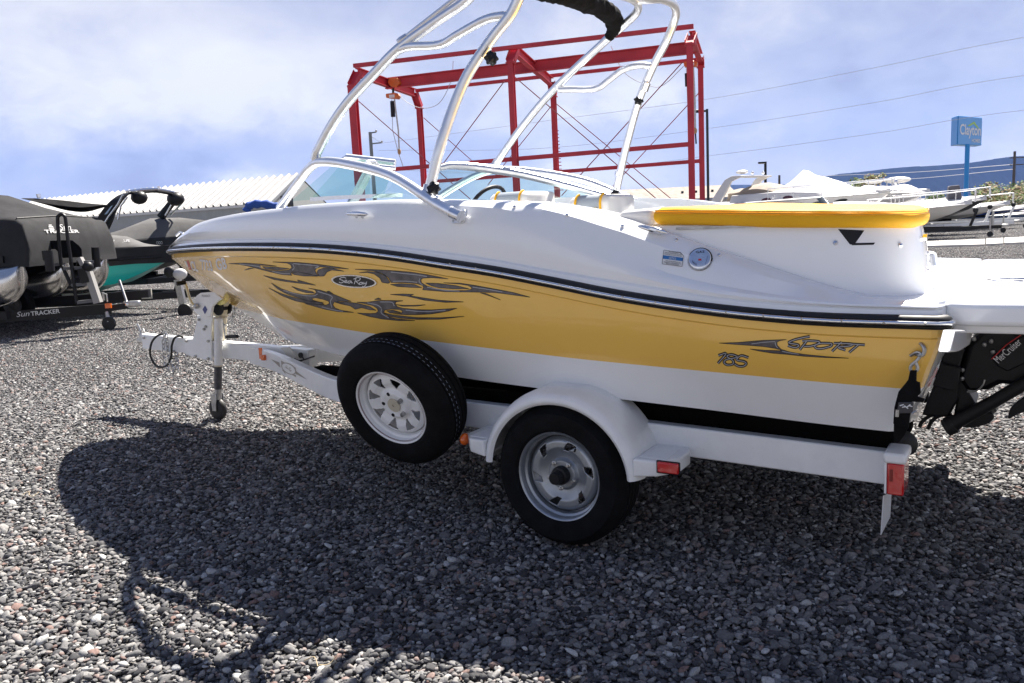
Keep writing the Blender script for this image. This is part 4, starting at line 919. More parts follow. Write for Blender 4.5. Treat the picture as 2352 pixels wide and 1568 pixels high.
for hh, rr_ in ((.035, .3235), (.012, .3237)):
    mk = MB()
    for k in range(150):
        if k % 2: continue
        a0, a1 = 2 * pi * k / 150, 2 * pi * (k + 1.0) / 150
        q = [cS + nL * (hh + d) + (u_ * cos(a) + w_ * sin(a)) * rr_ for a, d in ((a0, 0), (a1, 0), (a1, .0022), (a0, .0022))]
        mk.add(q, [(0, 1, 2, 3)])
    mk.build('tread_paint_dashes', mat('pale_blue_paint', (.30, .36, .45), .6), sp_w)['kind'] = 'stuff'
MB().beam(cS - nL * .05, cS - nL * .05 + V((0, .22, -.04)), .06, .06).build('carrier_arm', TW, sp_w)
# ================================================================ GROUND
gm = bpy.data.materials.new('gravel_ground'); gm.use_nodes = True; t = gm.node_tree; b = t.nodes['Principled BSDF']
tcn = t.nodes.new('ShaderNodeTexCoord'); vo = t.nodes.new('ShaderNodeTexVoronoi'); vo.inputs['Scale'].default_value = 30
nz = t.nodes.new('ShaderNodeTexNoise'); nz.inputs['Scale'].default_value = .35; nz.inputs['Detail'].default_value = 6
t.links.new(tcn.outputs['Object'], vo.inputs['Vector']); t.links.new(tcn.outputs['Object'], nz.inputs['Vector'])
r = t.nodes.new('ShaderNodeValToRGB'); r.color_ramp.elements[0].color = (.04, .038, .037, 1); r.color_ramp.elements[1].color = (.26, .245, .235, 1)
t.links.new(vo.outputs['Color'], r.inputs[0])
mxn = t.nodes.new('ShaderNodeMix'); mxn.data_type = 'RGBA'; mxn.blend_type = 'MULTIPLY'; mxn.inputs[0].default_value = .5
r2 = t.nodes.new('ShaderNodeValToRGB'); r2.color_ramp.elements[0].position = .35; r2.color_ramp.elements[1].position = .65; r2.color_ramp.elements[0].color = (.6, .6, .6, 1)
t.links.new(nz.outputs[0], r2.inputs[0]); t.links.new(r.outputs[0], mxn.inputs[6]); t.links.new(r2.outputs[0], mxn.inputs[7]); t.links.new(mxn.outputs[2], b.inputs['Base Color'])
b.inputs['Roughness'].default_value = .9
bp = t.nodes.new('ShaderNodeBump'); bp.inputs['Strength'].default_value = 1; bp.inputs['Distance'].default_value = .03; bp.invert = True
t.links.new(vo.outputs['Distance'], bp.inputs['Height']); t.links.new(bp.outputs[0], b.inputs['Normal'])
g = MB().add([V((-2500, -60, 0)), V((2500, -60, 0)), V((2500, 4500, 0)), V((-2500, 4500, 0))], [(0, 1, 2, 3)]).build('ground', gm, smooth=False)
g['kind'] = 'structure'
g.location.z = -.012

# gravel: 1 m tiles of loose stones, four kinds, turned and repeated under everything near the camera
sm_ = bpy.data.materials.new('river_stone'); sm_.use_nodes = True; t = sm_.node_tree; b = t.nodes['Principled BSDF']
at = t.nodes.new('ShaderNodeAttribute'); at.attribute_name = 'tone'
oi = t.nodes.new('ShaderNodeTexCoord')
r = t.nodes.new('ShaderNodeValToRGB'); e = r.color_ramp.elements; cr0 = [(0, (.034, .034, .037)), (.18, (.066, .065, .068)), (.42, (.128, .126, .127)), (.66, (.185, .181, .178)), (.82, (.245, .237, .228)), (.89, (.175, .115, .10)), (.94, (.30, .295, .285)), (1, (.42, .42, .41))]
while len(e) < len(cr0): e.new(.5)
for q, (p, c) in zip(e, cr0): q.position = p; q.color = (*c, 1)
for q in e: q.color = (*[min(.7, c * 1.14) for c in q.color[:3]], 1)
nz = t.nodes.new('ShaderNodeTexNoise'); nz.inputs['Scale'].default_value = 130; nz.inputs['Detail'].default_value = 5; nz.inputs['Roughness'].default_value = .7
t.links.new(oi.outputs['Object'], nz.inputs['Vector'])
mr = t.nodes.new('ShaderNodeMapRange'); mr.inputs[1].default_value = .3; mr.inputs[2].default_value = .7; mr.inputs[3].default_value = .62; mr.inputs[4].default_value = 1.3
t.links.new(nz.outputs[0], mr.inputs[0])
vm = t.nodes.new('ShaderNodeMix'); vm.data_type = 'RGBA'; vm.blend_type = 'MULTIPLY'; vm.inputs[0].default_value = 1
t.links.new(at.outputs['Fac'], r.inputs[0]); t.links.new(r.outputs[0], vm.inputs[6]); t.links.new(mr.outputs[0], vm.inputs[7]); t.links.new(vm.outputs[2], b.inputs['Base Color'])
b.inputs['Roughness'].default_value = .8; b.inputs['Specular IOR Level'].default_value = .2
bp = t.nodes.new('ShaderNodeBump'); bp.inputs['Strength'].default_value = .5; bp.inputs['Distance'].default_value = .002
t.links.new(nz.outputs[0], bp.inputs['Height']); t.links.new(bp.outputs[0], b.inputs['Normal'])
rng = np.random.default_rng(5)
bmi = bmesh.new(); bmesh.ops.create_icosphere(bmi, subdivisions=2, radius=1); iv = np.array([v.co[:] for v in bmi.verts]); if_ = np.array([[v.index for v in f.verts] for f in bmi.faces]); bmi.free()
bmi = bmesh.new(); bmesh.ops.create_icosphere(bmi, subdivisions=1, radius=1); iv1 = np.array([v.co[:] for v in bmi.verts]); if1 = np.array([[v.index for v in f.verts] for f in bmi.faces]); bmi.free()
def tile(n, vs0, fs0, size):
    shapes = []
    for k in range(26):
        a = vs0.copy(); ph = rng.uniform(0, 6, 6)
        for ax_ in range(3): a *= (1 + .13 * np.sin(a[:, [ax_]] * 2.3 + ph[ax_]) + .08 * np.sin(a[:, [(ax_ + 1) % 3]] * 4.1 + ph[ax_ + 3]))
        # flatten facets
        for _ in range(int(rng.integers(0, 7))):
            d = rng.normal(size=3); d /= np.linalg.norm(d); h = a @ d; lim = rng.uniform(.5, .8); over = h > lim; a[over] -= np.outer(h[over] - lim, d) * .85
        shapes.append(a)
    V_, F_, T_ = [], [], []; off = 0
    # jittered grid keeps the cover even
    m_ = int(np.ceil(np.sqrt(n)))
    for i in range(m_):
        for j in range(m_):
            x = (i + rng.uniform(-.3, 1.3)) / m_ * size - size / 2; y = (j + rng.uniform(-.3, 1.3)) / m_ * size - size / 2
            s = float(np.clip(rng.lognormal(np.log(.0086), .34), .004, .022))
            a = shapes[rng.integers(26)] * np.array([s * rng.uniform(1.05, 1.6), s * rng.uniform(.8, 1.1), s * rng.uniform(.45, .75)])
            eu = (rng.normal(0, .35), rng.normal(0, .35), rng.uniform(0, 2 * pi))
            cx, sx_ = cos(eu[0]), sin(eu[0]); cy, sy = cos(eu[1]), sin(eu[1]); cz, sz = cos(eu[2]), sin(eu[2])
            Rm = np.array([[cz, -sz, 0], [sz, cz, 0], [0, 0, 1]]) @ np.array([[cy, 0, sy], [0, 1, 0], [-sy, 0, cy]]) @ np.array([[1, 0, 0], [0, cx, -sx_], [0, sx_, cx]])
            a = a @ Rm.T + np.array([x, y, rng.uniform(-.009, .004)]); V_.append(a); F_.append(fs0 + off); off += len(a)
            T_.append(np.full(len(a), rng.uniform(0, 1) ** 1.15))
    me = bpy.data.meshes.new('gravel_patch'); vv = np.concatenate(V_); ff = np.concatenate(F_); tt = np.concatenate(T_)
    me.from_pydata(vv.tolist(), [], ff.tolist()); me.materials.append(sm_); me.shade_smooth()
    A_ = me.attributes.new('tone', 'FLOAT', 'POINT'); A_.data.foreach_set('value', tt.astype(np.float32)); return me
hidden = bpy.data.collections.new('gravel_parts')
tiles_hi = [tile(3900, iv, if_, 1.0) for _ in range(3)]; tiles_lo = [tile(3700, iv1, if1, 1.0) for _ in range(3)]
def scatter(name, tiles, cells):
    cl = bpy.data.collections.new(name + '_kinds')
    for k, me in enumerate(tiles):
        o = bpy.data.objects.new(name + '_kind', me); cl.objects.link(o)
    me = bpy.data.meshes.new(name); me.from_pydata([(x, y, 0) for x, y in cells], [], [])
    a = me.attributes.new('kind_index', 'INT', 'POINT'); a.data.foreach_set('value', rng.integers(0, len(tiles), len(cells)).astype(np.int32))
    a = me.attributes.new('turn', 'FLOAT_VECTOR', 'POINT'); tv = np.zeros((len(cells), 3), np.float32); tv[:, 2] = rng.integers(0, 4, len(cells)) * pi / 2; a.data.foreach_set('vector', tv.ravel())
    o = bpy.data.objects.new(name, me); COL.objects.link(o); o['kind'] = 'stuff'
    tag(o, 'loose grey and brown river gravel covering the yard', 'gravel')
    ng = bpy.data.node_groups.new(name, 'GeometryNodeTree'); ng.interface.new_socket('Geometry', in_out='INPUT', socket_type='NodeSocketGeometry'); ng.interface.new_socket('Geometry', in_out='OUTPUT', socket_type='NodeSocketGeometry')
    n = ng.nodes; gi = n.new('NodeGroupInput'); go = n.new('NodeGroupOutput'); ip = n.new('GeometryNodeInstanceOnPoints'); ci = n.new('GeometryNodeCollectionInfo')
    ci.inputs[0].default_value = cl; ci.inputs[1].default_value = True; ci.inputs[2].default_value = True
    na = n.new('GeometryNodeInputNamedAttribute'); na.data_type = 'INT'; na.inputs[0].default_value = 'kind_index'
    nb = n.new('GeometryNodeInputNamedAttribute'); nb.data_type = 'FLOAT_VECTOR'; nb.inputs[0].default_value = 'turn'
    er = n.new('FunctionNodeEulerToRotation')
    ng.links.new(gi.outputs[0], ip.inputs['Points']); ng.links.new(ci.outputs[0], ip.inputs['Instance']); ip.inputs['Pick Instance'].default_value = True
    ng.links.new(na.outputs[0], ip.inputs['Instance Index']); ng.links.new(nb.outputs[0], er.inputs[0]); ng.links.new(er.outputs[0], ip.inputs['Rotation']); ng.links.new(ip.outputs[0], go.inputs[0])
    o.modifiers.new('g', 'NODES').node_group = ng
    return o
near, far = [], []
for j in range(0, 42):
    for i in range(-40, 42):
        x, y = i + .5, j + .5
        if abs(x) > .70 * y + 3.0: continue
        (near if y < 8 else far).append((x, y))
scatter('gravel', tiles_hi, near); scatter('gravel', tiles_lo, far)

# a few dry stems lying on the stones
for k, (px, py, lb) in enumerate(((48, 1140, 'curled pale dry twig lying on the sunlit gravel at the left edge'), (700, 1530, 'short pale straw lying on the gravel at the bottom of the picture'))):
    p = at_z(px, py, .012); rn = random.Random(k); q = [p + V((rn.uniform(-.01, .01) + .02 * i, .03 * sin(i * 1.3 + k), .006 + .012 * (i % 2))) for i in range(6)]
    tag(MB().tube(crom(q, 4), .0018, 5).build('dry_twig', mat('dry_straw', (.45, .36, .22), .8)), lb, 'twig')
# ================================================================ BACKGROUND
def W_(x, y, z=0): return V((x, y, z))
# ---- red steel crane frame
gantry = empty('crane_frame', 'open red steel crane frame with three portal bents standing behind the boat tower', 'steel frame', locn=(0, 0, 0))
nW_ = V((.295, .955, 0)).normalized(); Pn0 = at_depth(815, 150, 21.1)
def GP(px, py, off=0.): return at_plane(px, py, Pn0 + nW_ * off, nW_)
def drop(p, z=0): return V((p.x, p.y, z))
ld = V((nW_.y, -nW_.x, 0))
FAR = 3.8
bents = [((809, 195), (963, 245)), ((1173, 140), (1271, 218)), ((1584, 98), (1609, 150))]
tops = []
for k, (a, b) in enumerate(bents):
    pa_, pb_ = GP(*a), GP(*b, FAR); tops.append((pa_, pb_))
    for p in (pa_, pb_): MB().ibeam(drop(p), p, .13 if (k or p is pb_) else .19, .17, .02, up=nW_).build('post', red_steel, gantry, smooth=False)
    n1, n2 = GP(*[(822, 166), (1182, 114), (1590, 82)][k], .25), GP(*[(952, 213), (1266, 188), (1608, 132)][k], FAR - .2)
    # knees
    MB().ibeam(pa_, n1 + (n1 - pa_) * .05, .14, .22, .02, up=ld).build('knee', red_steel, gantry, smooth=False)
    MB().ibeam(pb_, n2, .14, .20, .02, up=ld).build('knee', red_steel, gantry, smooth=False)
    MB().ibeam(n1, n2, .14, .22, .02).build('rafter', red_steel, gantry, smooth=False)
for a, b, off, w in (((813, 151), (1593, 60), .1, .09), ((955, 208), (1616, 135), FAR - .1, .085), ((815, 396), (1582, 331), 0, .095), ((978, 418), (1613, 369), FAR, .095)):
    p, q = GP(*a, off), GP(*b, off); MB().beam(p, q, .10, w).build('purlin', red_steel, gantry, smooth=False)
p, q = GP(886, 192, 1.9), GP(1601, 108, 1.9)
MB().ibeam(p, q, .15, .28, .022).build('crane_beam', red_steel, gantry, smooth=False)
for k, (pa_, pb_) in enumerate(tops):
    for p in (pa_, pb_):
        MB().box(p + V((0, 0, -.04)), (.20, .20, .03), rz=-.3).build('joint_plate', red_steel, gantry, smooth=False)
        MB().box(V((p.x, p.y, .015)), (.34, .34, .03), rz=-.3).build('base_plate', red_steel, gantry, smooth=False)
rod_m = mat('red_rod', (.30, .05, .06), .5)
for a, b, off in (((819, 228), (1120, 492), 0), ((973, 270), (1110, 392), FAR), ((1158, 187), (985, 420), 0), ((1175, 170), (1540, 484), 0), ((1279, 239), (1570, 480), FAR), ((1568, 142), (1290, 449), 0), ((1609, 209), (1385, 452), FAR), ((1267, 242), (1120, 425), FAR)):
    MB().tube([GP(*a, off + .14), GP(*b, off + .14)], .012, 6).build('brace_rod', rod_m, gantry)
for k in range(18):
    y = 300 + k * 8; p = GP(1271 + .085 * (y - 218) + 1, y, FAR - .12); MB().box(p, (.10, .03, .02)).build('ladder_rung', red_steel, gantry, smooth=False)
orange = mat('orange_paint', (.70, .16, .03), .4)
def hoist(label, a, trolley, body, lines, block, off):
    h = empty('chain_hoist', label, 'hoist', 'electric chain hoists hanging on the crane frame', locn=(0, 0, 0))
    if trolley:
        MB().prism([GP(x, y, off - .15) for x, y in trolley], nW_ * .3).build('trolley', orange, h, bevel=.01)
    MB().prism([GP(x, y, off - .12) for x, y in body], nW_ * .24).build('hoist_body', orange, h, bevel=.02)
    x0, x1 = body[0][0], body[2][0]; MB().box(GP((x0 + x1) / 2 + 3, (body[0][1] + body[2][1]) / 2, off - .13), (.16, .02, .08)).build('hoist_label', white_ink, h)
    for pts, r_, m_ in lines: MB().tube([GP(x, y, off) for x, y in pts], r_, 8).build('chain', m_, h)
    if block: MB().tube([GP(*block[0], off), GP(*block[1], off)], .06, 12).build('chain_bag', black_pl, h)
    e_ = lines[0][0][-1]; MB().ball(GP(e_[0], e_[1], off), .07, 10, (.7, .7, 1.2)).build('hook_block', mat('tan_hook', (.5, .3, .15), .5), h); return h
hoist('orange chain hoist at the left end of the crane beam with a black chain bag', None, [(894, 178), (912, 178), (918, 190), (907, 200), (897, 198), (890, 188)], [(885, 215), (886, 224), (910, 226), (914, 218), (908, 212)], [([(906, 228), (915, 300), (917, 348)], .022, steel), ([(900, 228), (902, 300), (915, 350), (928, 388)], .010, steel), ([(903, 198), (903, 214)], .03, rubber)], ((901, 232), (903, 268)), 1.9)
hoist('orange chain hoist at the right end of the crane frame, hook hanging beside the post', None, None, [(1570, 142), (1571, 152), (1600, 151), (1602, 141), (1590, 138)], [([(1592, 152), (1596, 230), (1597, 300)], .026, steel), ([(1576, 152), (1581, 300), (1583, 400)], .006, steel), ([(1597, 300), (1599, 330)], .02, rubber)], ((1578, 168), (1579, 198)), 3.0)
def wire(name, label, pts, r=.012, m_=None, grp=None, cat='cable', n=8):
    o = MB().tube(crom(pts, n), r, 5).build(name, m_ or mat('weathered_cable', (.42, .42, .45), .6)); return tag(o, label, cat, grp)
wire('power_cord', 'thin grey supply cord looping from the crane beam to the left hoist', [GP(1041, 140, 1.9), GP(1036, 185, 1.9), GP(1010, 235, 1.9), GP(975, 248, 1.9), GP(940, 238, 1.9), GP(912, 214, 1.9)], .008, cat='cord')
wire('power_cord', 'thin grey supply cord drooping from the crane beam to the right hoist', [GP(1403, 105, 1.9), GP(1436, 168, 2.2), GP(1493, 197, 2.6), GP(1525, 194, 2.8), GP(1570, 152, 3.0)], .008, cat='cord')

# ---- poles and overhead lines
wood = mat('weathered_wood', (.12, .10, .085), .85, var=.3, vs=3)
def pole(name, label, cat, px, py, d, r0, r1, m_, grp=None):
    t_ = at_depth(px, py, d); e = empty(name, label, cat, grp, locn=(t_.x, t_.y, 0))
    MB().tube([V((0, 0, 0)), V((0, 0, t_.z))], [r0, r1], 12).build('shaft', m_, e); return e, t_
e, t_ = pole('utility_pole', 'grey utility pole with two cross arms seen above the windshield', 'utility pole', 850, 303, 62, .16, .12, mat('grey_pole', (.16, .17, .18), .7))
for pya, l_ in ((305, .45), (330, .8)):
    q = at_depth(850, pya, 62); MB().beam(V((0, 0, q.z)), V((l_, 0, q.z + .04)), .09, .09).build('cross_arm', mat('grey_pole', (.16, .17, .18)), e, smooth=False)
    MB().ball(V((l_, 0, q.z + .12)), .09, 8).build('insulator', steel, e)
MB().beam(V((0, 0, at_depth(850, 312, 62).z)), V((.8, 0, at_depth(850, 330, 62).z)), .03, .03, up=(0, 1, 0)).build('arm_brace', steel, e, smooth=False)
e, t_ = pole('utility_pole', 'brown wooden utility pole rising behind the green shrubs at the right edge', 'utility pole', 2331, 347, 92, .16, .13, wood)
for pya in (362, 378): q = at_depth(2331, pya, 92); MB().beam(V((-.5, 0, q.z)), V((1.0, 0, q.z)), .1, .1).build('cross_arm', wood, e, smooth=False)
e, t_ = pole('utility_pole', 'short dark pole between the street lamp and the peaked white boat cover', 'pole', 1790, 402, 80, .14, .1, wood)
e, t_ = pole('street_lamp', 'slim dark lamp post with a small square head left of the white covered cruiser', 'street lamp', 1758, 372, 60, .11, .09, black_p)
MB().box(V((-.22, 0, t_.z - .03)), (.55, .25, .12)).build('lamp_head', black_p, e); MB().box(V((-.25, 0, t_.z - .10)), (.4, .2, .03)).build('lamp_lens', mat('lamp_glass', (.7, .68, .6), .3), e)
e, t_ = pole('street_lamp', 'tall dark lamp post with an arm, right beside the red crane frame', 'street lamp', 1624, 250, 27, .045, .04, mat('dark_green_paint', (.02, .03, .028), .5))
MB().box(V((-.18, 0, t_.z - .06)), (.3, .05, .06)).build('lamp_arm', mat('dark_green_paint', (.02, .03, .028)), e); MB().box(V((-.40, -.02, t_.z - .06)), (.28, .16, .09)).build('lamp_head', black_p, e, bevel=.02)
cab = mat('weathered_cable', (.42, .42, .45), .6)
def line(label, pts, r, m_=None):
    P = [at_depth(x, y, d) for x, y, d in pts]; a, b = P[0], P[-1]; ext = (b - a).normalized()
    return wire('overhead_line', label, P + [P[-1] + ext * 14], r, m_, 'overhead power lines', 'power line', 10)
line('highest overhead line, rising from the utility pole to the upper right corner', [(874, 329, 62), (1250, 278, 57), (1640, 225, 51), (2010, 155, 45), (2360, 84, 40)], .010)
line('second overhead line, passing just below mid height of the red frame', [(870, 345, 62), (1250, 340, 57), (1640, 293, 51), (2010, 235, 45), (2360, 172, 40)], .010)
line('third overhead line, crossing behind the blue pole sign', [(860, 388, 62), (1250, 398, 57), (1640, 356, 51), (2010, 306, 45), (2360, 252, 40)], .010)
lt = mat('bare_conductor', (.6, .6, .62), .4, .5)
wire('overhead_line', 'pale distribution line in front of the blue hills, upper one at the right', [at_depth(1880, 404, 160), at_depth(2100, 395, 130), at_depth(2331, 377, 92)], .035, lt, 'overhead power lines', 'power line')
wire('overhead_line', 'pale distribution line in front of the blue hills, lower one at the right', [at_depth(1900, 421, 160), at_depth(2100, 410, 130), at_depth(2331, 388, 92)], .035, lt, 'overhead power lines', 'power line')

# ---- blue pole sign
sg = empty('pole_sign', 'tall blue box sign with white lettering and a green roof mark on a blue pole', 'sign', locn=(0, 0, 0))
C0, C1, C2 = at_depth(2200, 265, 60), at_depth(2256, 273.8, 62.6), at_depth(2185.5, 267.8, 61.4)
zt_, zb_ = C0.z, at_depth(2200, 331.5, 60).z
C1.z = C2.z = zt_; C3 = C1 + (C2 - C0)
blue_p = mat('sign_blue', (.01, .26, .66), .35)
MB().hexa([V((p.x, p.y, zb_)) for p in (C0, C1, C3, C2)] + [V((p.x, p.y, zt_)) for p in (C0, C1, C3, C2)]).build('sign_box', blue_p, sg, bevel=.03)
fr_ = (C1 - C0).normalized(); fn = V((fr_.y, -fr_.x, 0)); wS = (C1 - C0).length; hS = zt_ - zb_
if fn.y > 0: fn = -fn
MB().prism([V((C0.x, C0.y, 0)) + fr_ * (wS * a) + V((0, 0, b)) + fn * .012 for a, b in ((.02, zb_ + .04), (.98, zb_ + .04), (.98, zt_ - .04), (.02, zt_ - .04))], fn * .02).build('sign_face', mat('sign_face_blue', (.08, .36, .78), .35), sg)
def sgp(a, b): return V((C0.x, C0.y, 0)) + fr_ * (wS * a) + V((0, 0, zb_ + hS * b)) + fn * .045
text_obj('Clayton', 'sign_lettering', white_ink, sg, sgp(.07, .36), fr_, (0, 0, 1), hS * .36, wS * .86, bold=.02)
text_obj('HOMES', 'sign_lettering', white_ink, sg, sgp(.56, .10), fr_, (0, 0, 1), hS * .13, wS * .36, bold=.02)
MB().add([sgp(a, b) for a, b in ((.36, .66), (.64, .84), (.86, .60), (.80, .60), (.62, .75), (.46, .66))], [(0, 1, 4, 5), (1, 2, 3, 4)]).build('roof_mark', mat('lime_green', (.35, .6, .05), .4), sg, smooth=False)
pc = (C0 + C3) / 2; pc = at_depth(2222, 340, 61); MB().tube([V((pc.x, pc.y, 0)), V((pc.x, pc.y, zb_ + .05))], .16, 16).build('sign_pole', blue_p, sg)

# ---- metal building on the left
bd = empty('metal_building', 'long low metal building with a white ribbed roof behind the covered boats', 'building', locn=(0, 0, 0))
E1, R1 = at_depth(620, 465, 45), at_depth(686, 400, 49)
E2, R2 = at_depth(185, 515, 66), at_depth(292, 439, 57)
zE, zR_ = E1.z, R1.z
roof_m = mat('white_metal_roof', (.36, .355, .35), .5, var=.05, vs=1)
nP = 44; ax_ = (E2 - E1); 
slope = R1 - E1
E2b = E1 + (R2 - R1).normalized() * 27; R2b = R1 + (R2 - R1).normalized() * 27
for k in range(nP):
    a, b = k / nP, (k + 1) / nP - .0012
    e0, e1_, r0_, r1_ = E1.lerp(E2b, a), E1.lerp(E2b, b), R1.lerp(R2b, a), R1.lerp(R2b, b)
    nn = (e1_ - e0).cross(r0_ - e0).normalized()
    if nn.z < 0: nn = -nn
    w3 = lambda p, q, f: p.lerp(q, f)
    rowE = [w3(e0, e1_, 0), w3(e0, e1_, .12) + nn * .13, w3(e0, e1_, .25) + nn * .13, w3(e0, e1_, .37), w3(e0, e1_, 1)]
    rowR = [w3(r0_, r1_, 0), w3(r0_, r1_, .12) + nn * .13, w3(r0_, r1_, .25) + nn * .13, w3(r0_, r1_, .37), w3(r0_, r1_, 1)]
    MB().grid([rowE, rowR]).build('roof_panel', roof_m, bd, smooth=False)
wl = (R1 - R2).normalized(); gl_ = V((wl.y, -wl.x, 0)); 
hw = V((R1.x - E1.x, R1.y - E1.y, 0)); back = E1 + hw * 2; back2 = E2b + hw * 2
MB().prism([V((E1.x, E1.y, 0)), E1 - V((0, 0, .1)), R1 - V((0, 0, .12)), V((back.x, back.y, zE - .1)), V((back.x, back.y, 0))], -wl * 27).build('wall', mat('pale_grey_siding', (.34, .35, .34), .6, var=.1, vs=2), bd, smooth=False)
MB().grid([[R1, R2b], [V((back.x, back.y, zE)), V((back2.x, back2.y, zE))]]).build('rear_roof', roof_m, bd, smooth=False)
MB().beam(E1 + V((0, 0, -.05)), R1 + V((0, 0, -.03)), .12, .16).build('gable_trim', mat('grey_trim', (.25, .26, .27), .5), bd, smooth=False)
MB().beam(E1 + V((0, 0, -.08)), E2b + V((0, 0, -.08)), .14, .14).build('gutter', mat('pale_trim', (.6, .6, .58), .5), bd, smooth=False)
MB().box(at_depth(655, 462, 46.5), (.9, .05, .6), rz=.6).build('gable_window', mat('dark_window', (.03, .03, .035), .2), bd)
# ---- house far right of the frame
hs = empty('site_office', 'low beige building with a shingle roof behind the red frame and the cruiser', 'building', locn=(0, 0, 0))
a, b = at_depth(1380, 470, 95), at_depth(1700, 456, 95); a.z = b.z = 2.55
sh = mat('beige_shingle', (.30, .26, .22), .9, var=.3, vs=2)
d_ = V((0, 5, 1.5)); MB().hexa([a + V((0, 0, -.1)), b + V((0, 0, -.1)), b + d_ + V((0, 0, -.1)), a + d_ + V((0, 0, -.1)), a, b, b + d_, a + d_]).build('roof', sh, hs, smooth=False)
MB().box(((a.x + b.x) / 2, 96.5, 1.2), (b.x - a.x - .6, 2.5, 2.4)).build('wall', mat('beige_wall', (.42, .40, .37), .8), hs, smooth=False)
for f in (.62, .72, .84): q = a.lerp(b, f); MB().box((q.x, 97.5, 3.35), (.25, .25, .3)).build('roof_vent', black_p, hs)
MB().box((a.lerp(b, .66).x, 95.2, 1.3), (2.5, .1, 1.0)).build('window', mat('dark_window', (.03, .03, .035)), hs)

# ---- distant hills
def hills(label_unused, ridge, d, mname, col, zs=1.0):
    pts = []
    R_ = crom([at_depth(x, y, d) for x, y in ridge], 8)
    rows_ = []
    for k, f in enumerate((0, .18, .4, .62, .82, 1.0)):
        rw = []
        for i, p in enumerate(R_):
            j = noise.noise(V((i * .35, k * .9, d))) * .10 * (1 - abs(f - .5) * 1.2) + noise.noise(V((i * 1.3, k * 2.1, d))) * .05 * (f > 0)
            rw.append(V((p.x, p.y - (1 - f) * d * .10 + noise.noise(V((i * .5, k * 1.7, 3))) * d * .012, max(-1, -1 + (p.z + 1) * (f + (j if 0 < f < 1 else (j * .12 if f == 1 else 0)))))))
        rows_.append(rw)
    rows_.append([V((p.x, p.y + d * .12, p.z * .8)) for p in R_])
    o = MB().grid(rows_).build('hills', mat(mname, col, 1.0, var=.5, vs=.006, spec=0), ang=180); o['kind'] = 'structure'; return o
hills('', [(1700, 452), (1780, 433), (1850, 418), (1910, 402), (1980, 394), (2071, 384), (2130, 381), (2190, 377), (2238, 372), (2303, 362), (2360, 357), (2500, 350), (2700, 356), (2950, 372), (3200, 388)], 2600, 'hill_scrub', (.012, .016, .020))
hills('', [(1380, 480), (1424, 462), (1470, 450), (1514, 441), (1575, 432), (1626, 426), (1700, 424), (1780, 424), (1860, 420), (1960, 412), (2100, 405)], 3600, 'far_hill_scrub', (.018, .022, .03))

# ---- bushes and trees
leafm = {}
def bush(name, label, cat, px, py, d, w, h, cols, n=900, leaf=.16, trunk=True, grp=None):
    top_ = at_depth(px, py, d); e = empty(name, label, cat, grp, locn=(top_.x, top_.y, 0)); rn = random.Random(int(px))
    b = MB(); H_ = top_.z
    cl = [(V((rn.uniform(-.42, .42) * w, rn.uniform(-.3, .3) * w, H_ - h * rn.uniform(.12, .85))), rn.uniform(.16, .34) * w * .8) for _ in range(16)]
    for _ in range(n):
        c, r_ = rn.choice(cl); u = V((rn.gauss(0, 1), rn.gauss(0, 1), rn.gauss(0, 1))).normalized() * r_ * rn.uniform(.45, 1.05); u.z *= .8
        p = c + u; p.z = min(max(p.z, .1), H_ + .05)
        a_ = V((rn.gauss(0, 1), rn.gauss(0, 1), rn.gauss(0, 1))).normalized(); q = a_.orthogonal().normalized(); s_ = leaf * rn.uniform(.6, 1.3)
        b.add([p - a_ * s_, p + q * s_ * .5, p + a_ * s_, p - q * s_ * .5], [(0, 1, 2, 3)], rn.randrange(len(cols)))
    ms = [mat('leaf_%d_%d_%d' % tuple(int(v * 999) for v in c), c, .6) for c in cols]
    b.build('crown', ms, e, smooth=False, flip=False)
    if trunk:
        t = MB()
        for k in range(3): t.tube([V((rn.uniform(-.1, .1), 0, 0)), V((rn.uniform(-.2, .2) * w, 0, (H_ - h) * .7 + .2)), V((rn.uniform(-.3, .3) * w, 0, H_ - h * .4))], [.09, .06, .03], 6)
        t.build('trunk', wood, e)
    return e
G1, G2, G3 = (.15, .24, .04), (.24, .29, .07), (.30, .20, .08)
bush('shrub', 'rust and green shrub at the right edge below the wooden pole', 'shrub', 2302, 418, 78, 4.6, 2.6, [G1, G2, G3, (.28, .17, .07)], 1500, .15)
bush('shrub', 'bright green shrub at the far right edge of the yard', 'shrub', 2348, 408, 82, 4.2, 3.0, [G1, (.13, .22, .04), (.07, .12, .03)], 1500, .15)
bush('shrub', 'low green shrub just right of the blue sign pole', 'shrub', 2262, 432, 84, 2.6, 1.6, [G1, G2, (.07, .12, .03)], 900, .14)
bush('shrub', 'small green shrub left of the blue sign pole, above the white hull', 'shrub', 2150, 440, 80, 1.6, 1.2, [G1, G2], 500, .13)
bush('tree', 'small yellowish tree showing above the white cruiser deck', 'tree', 2004, 396, 64, 2.0, 1.3, [(.24, .20, .06), (.30, .16, .08), G2], 520, .12)
bush('shrub', 'green shrub left of the small yellowish tree', 'shrub', 1972, 408, 66, 1.3, .9, [G1, G2], 300, .12, trunk=False)

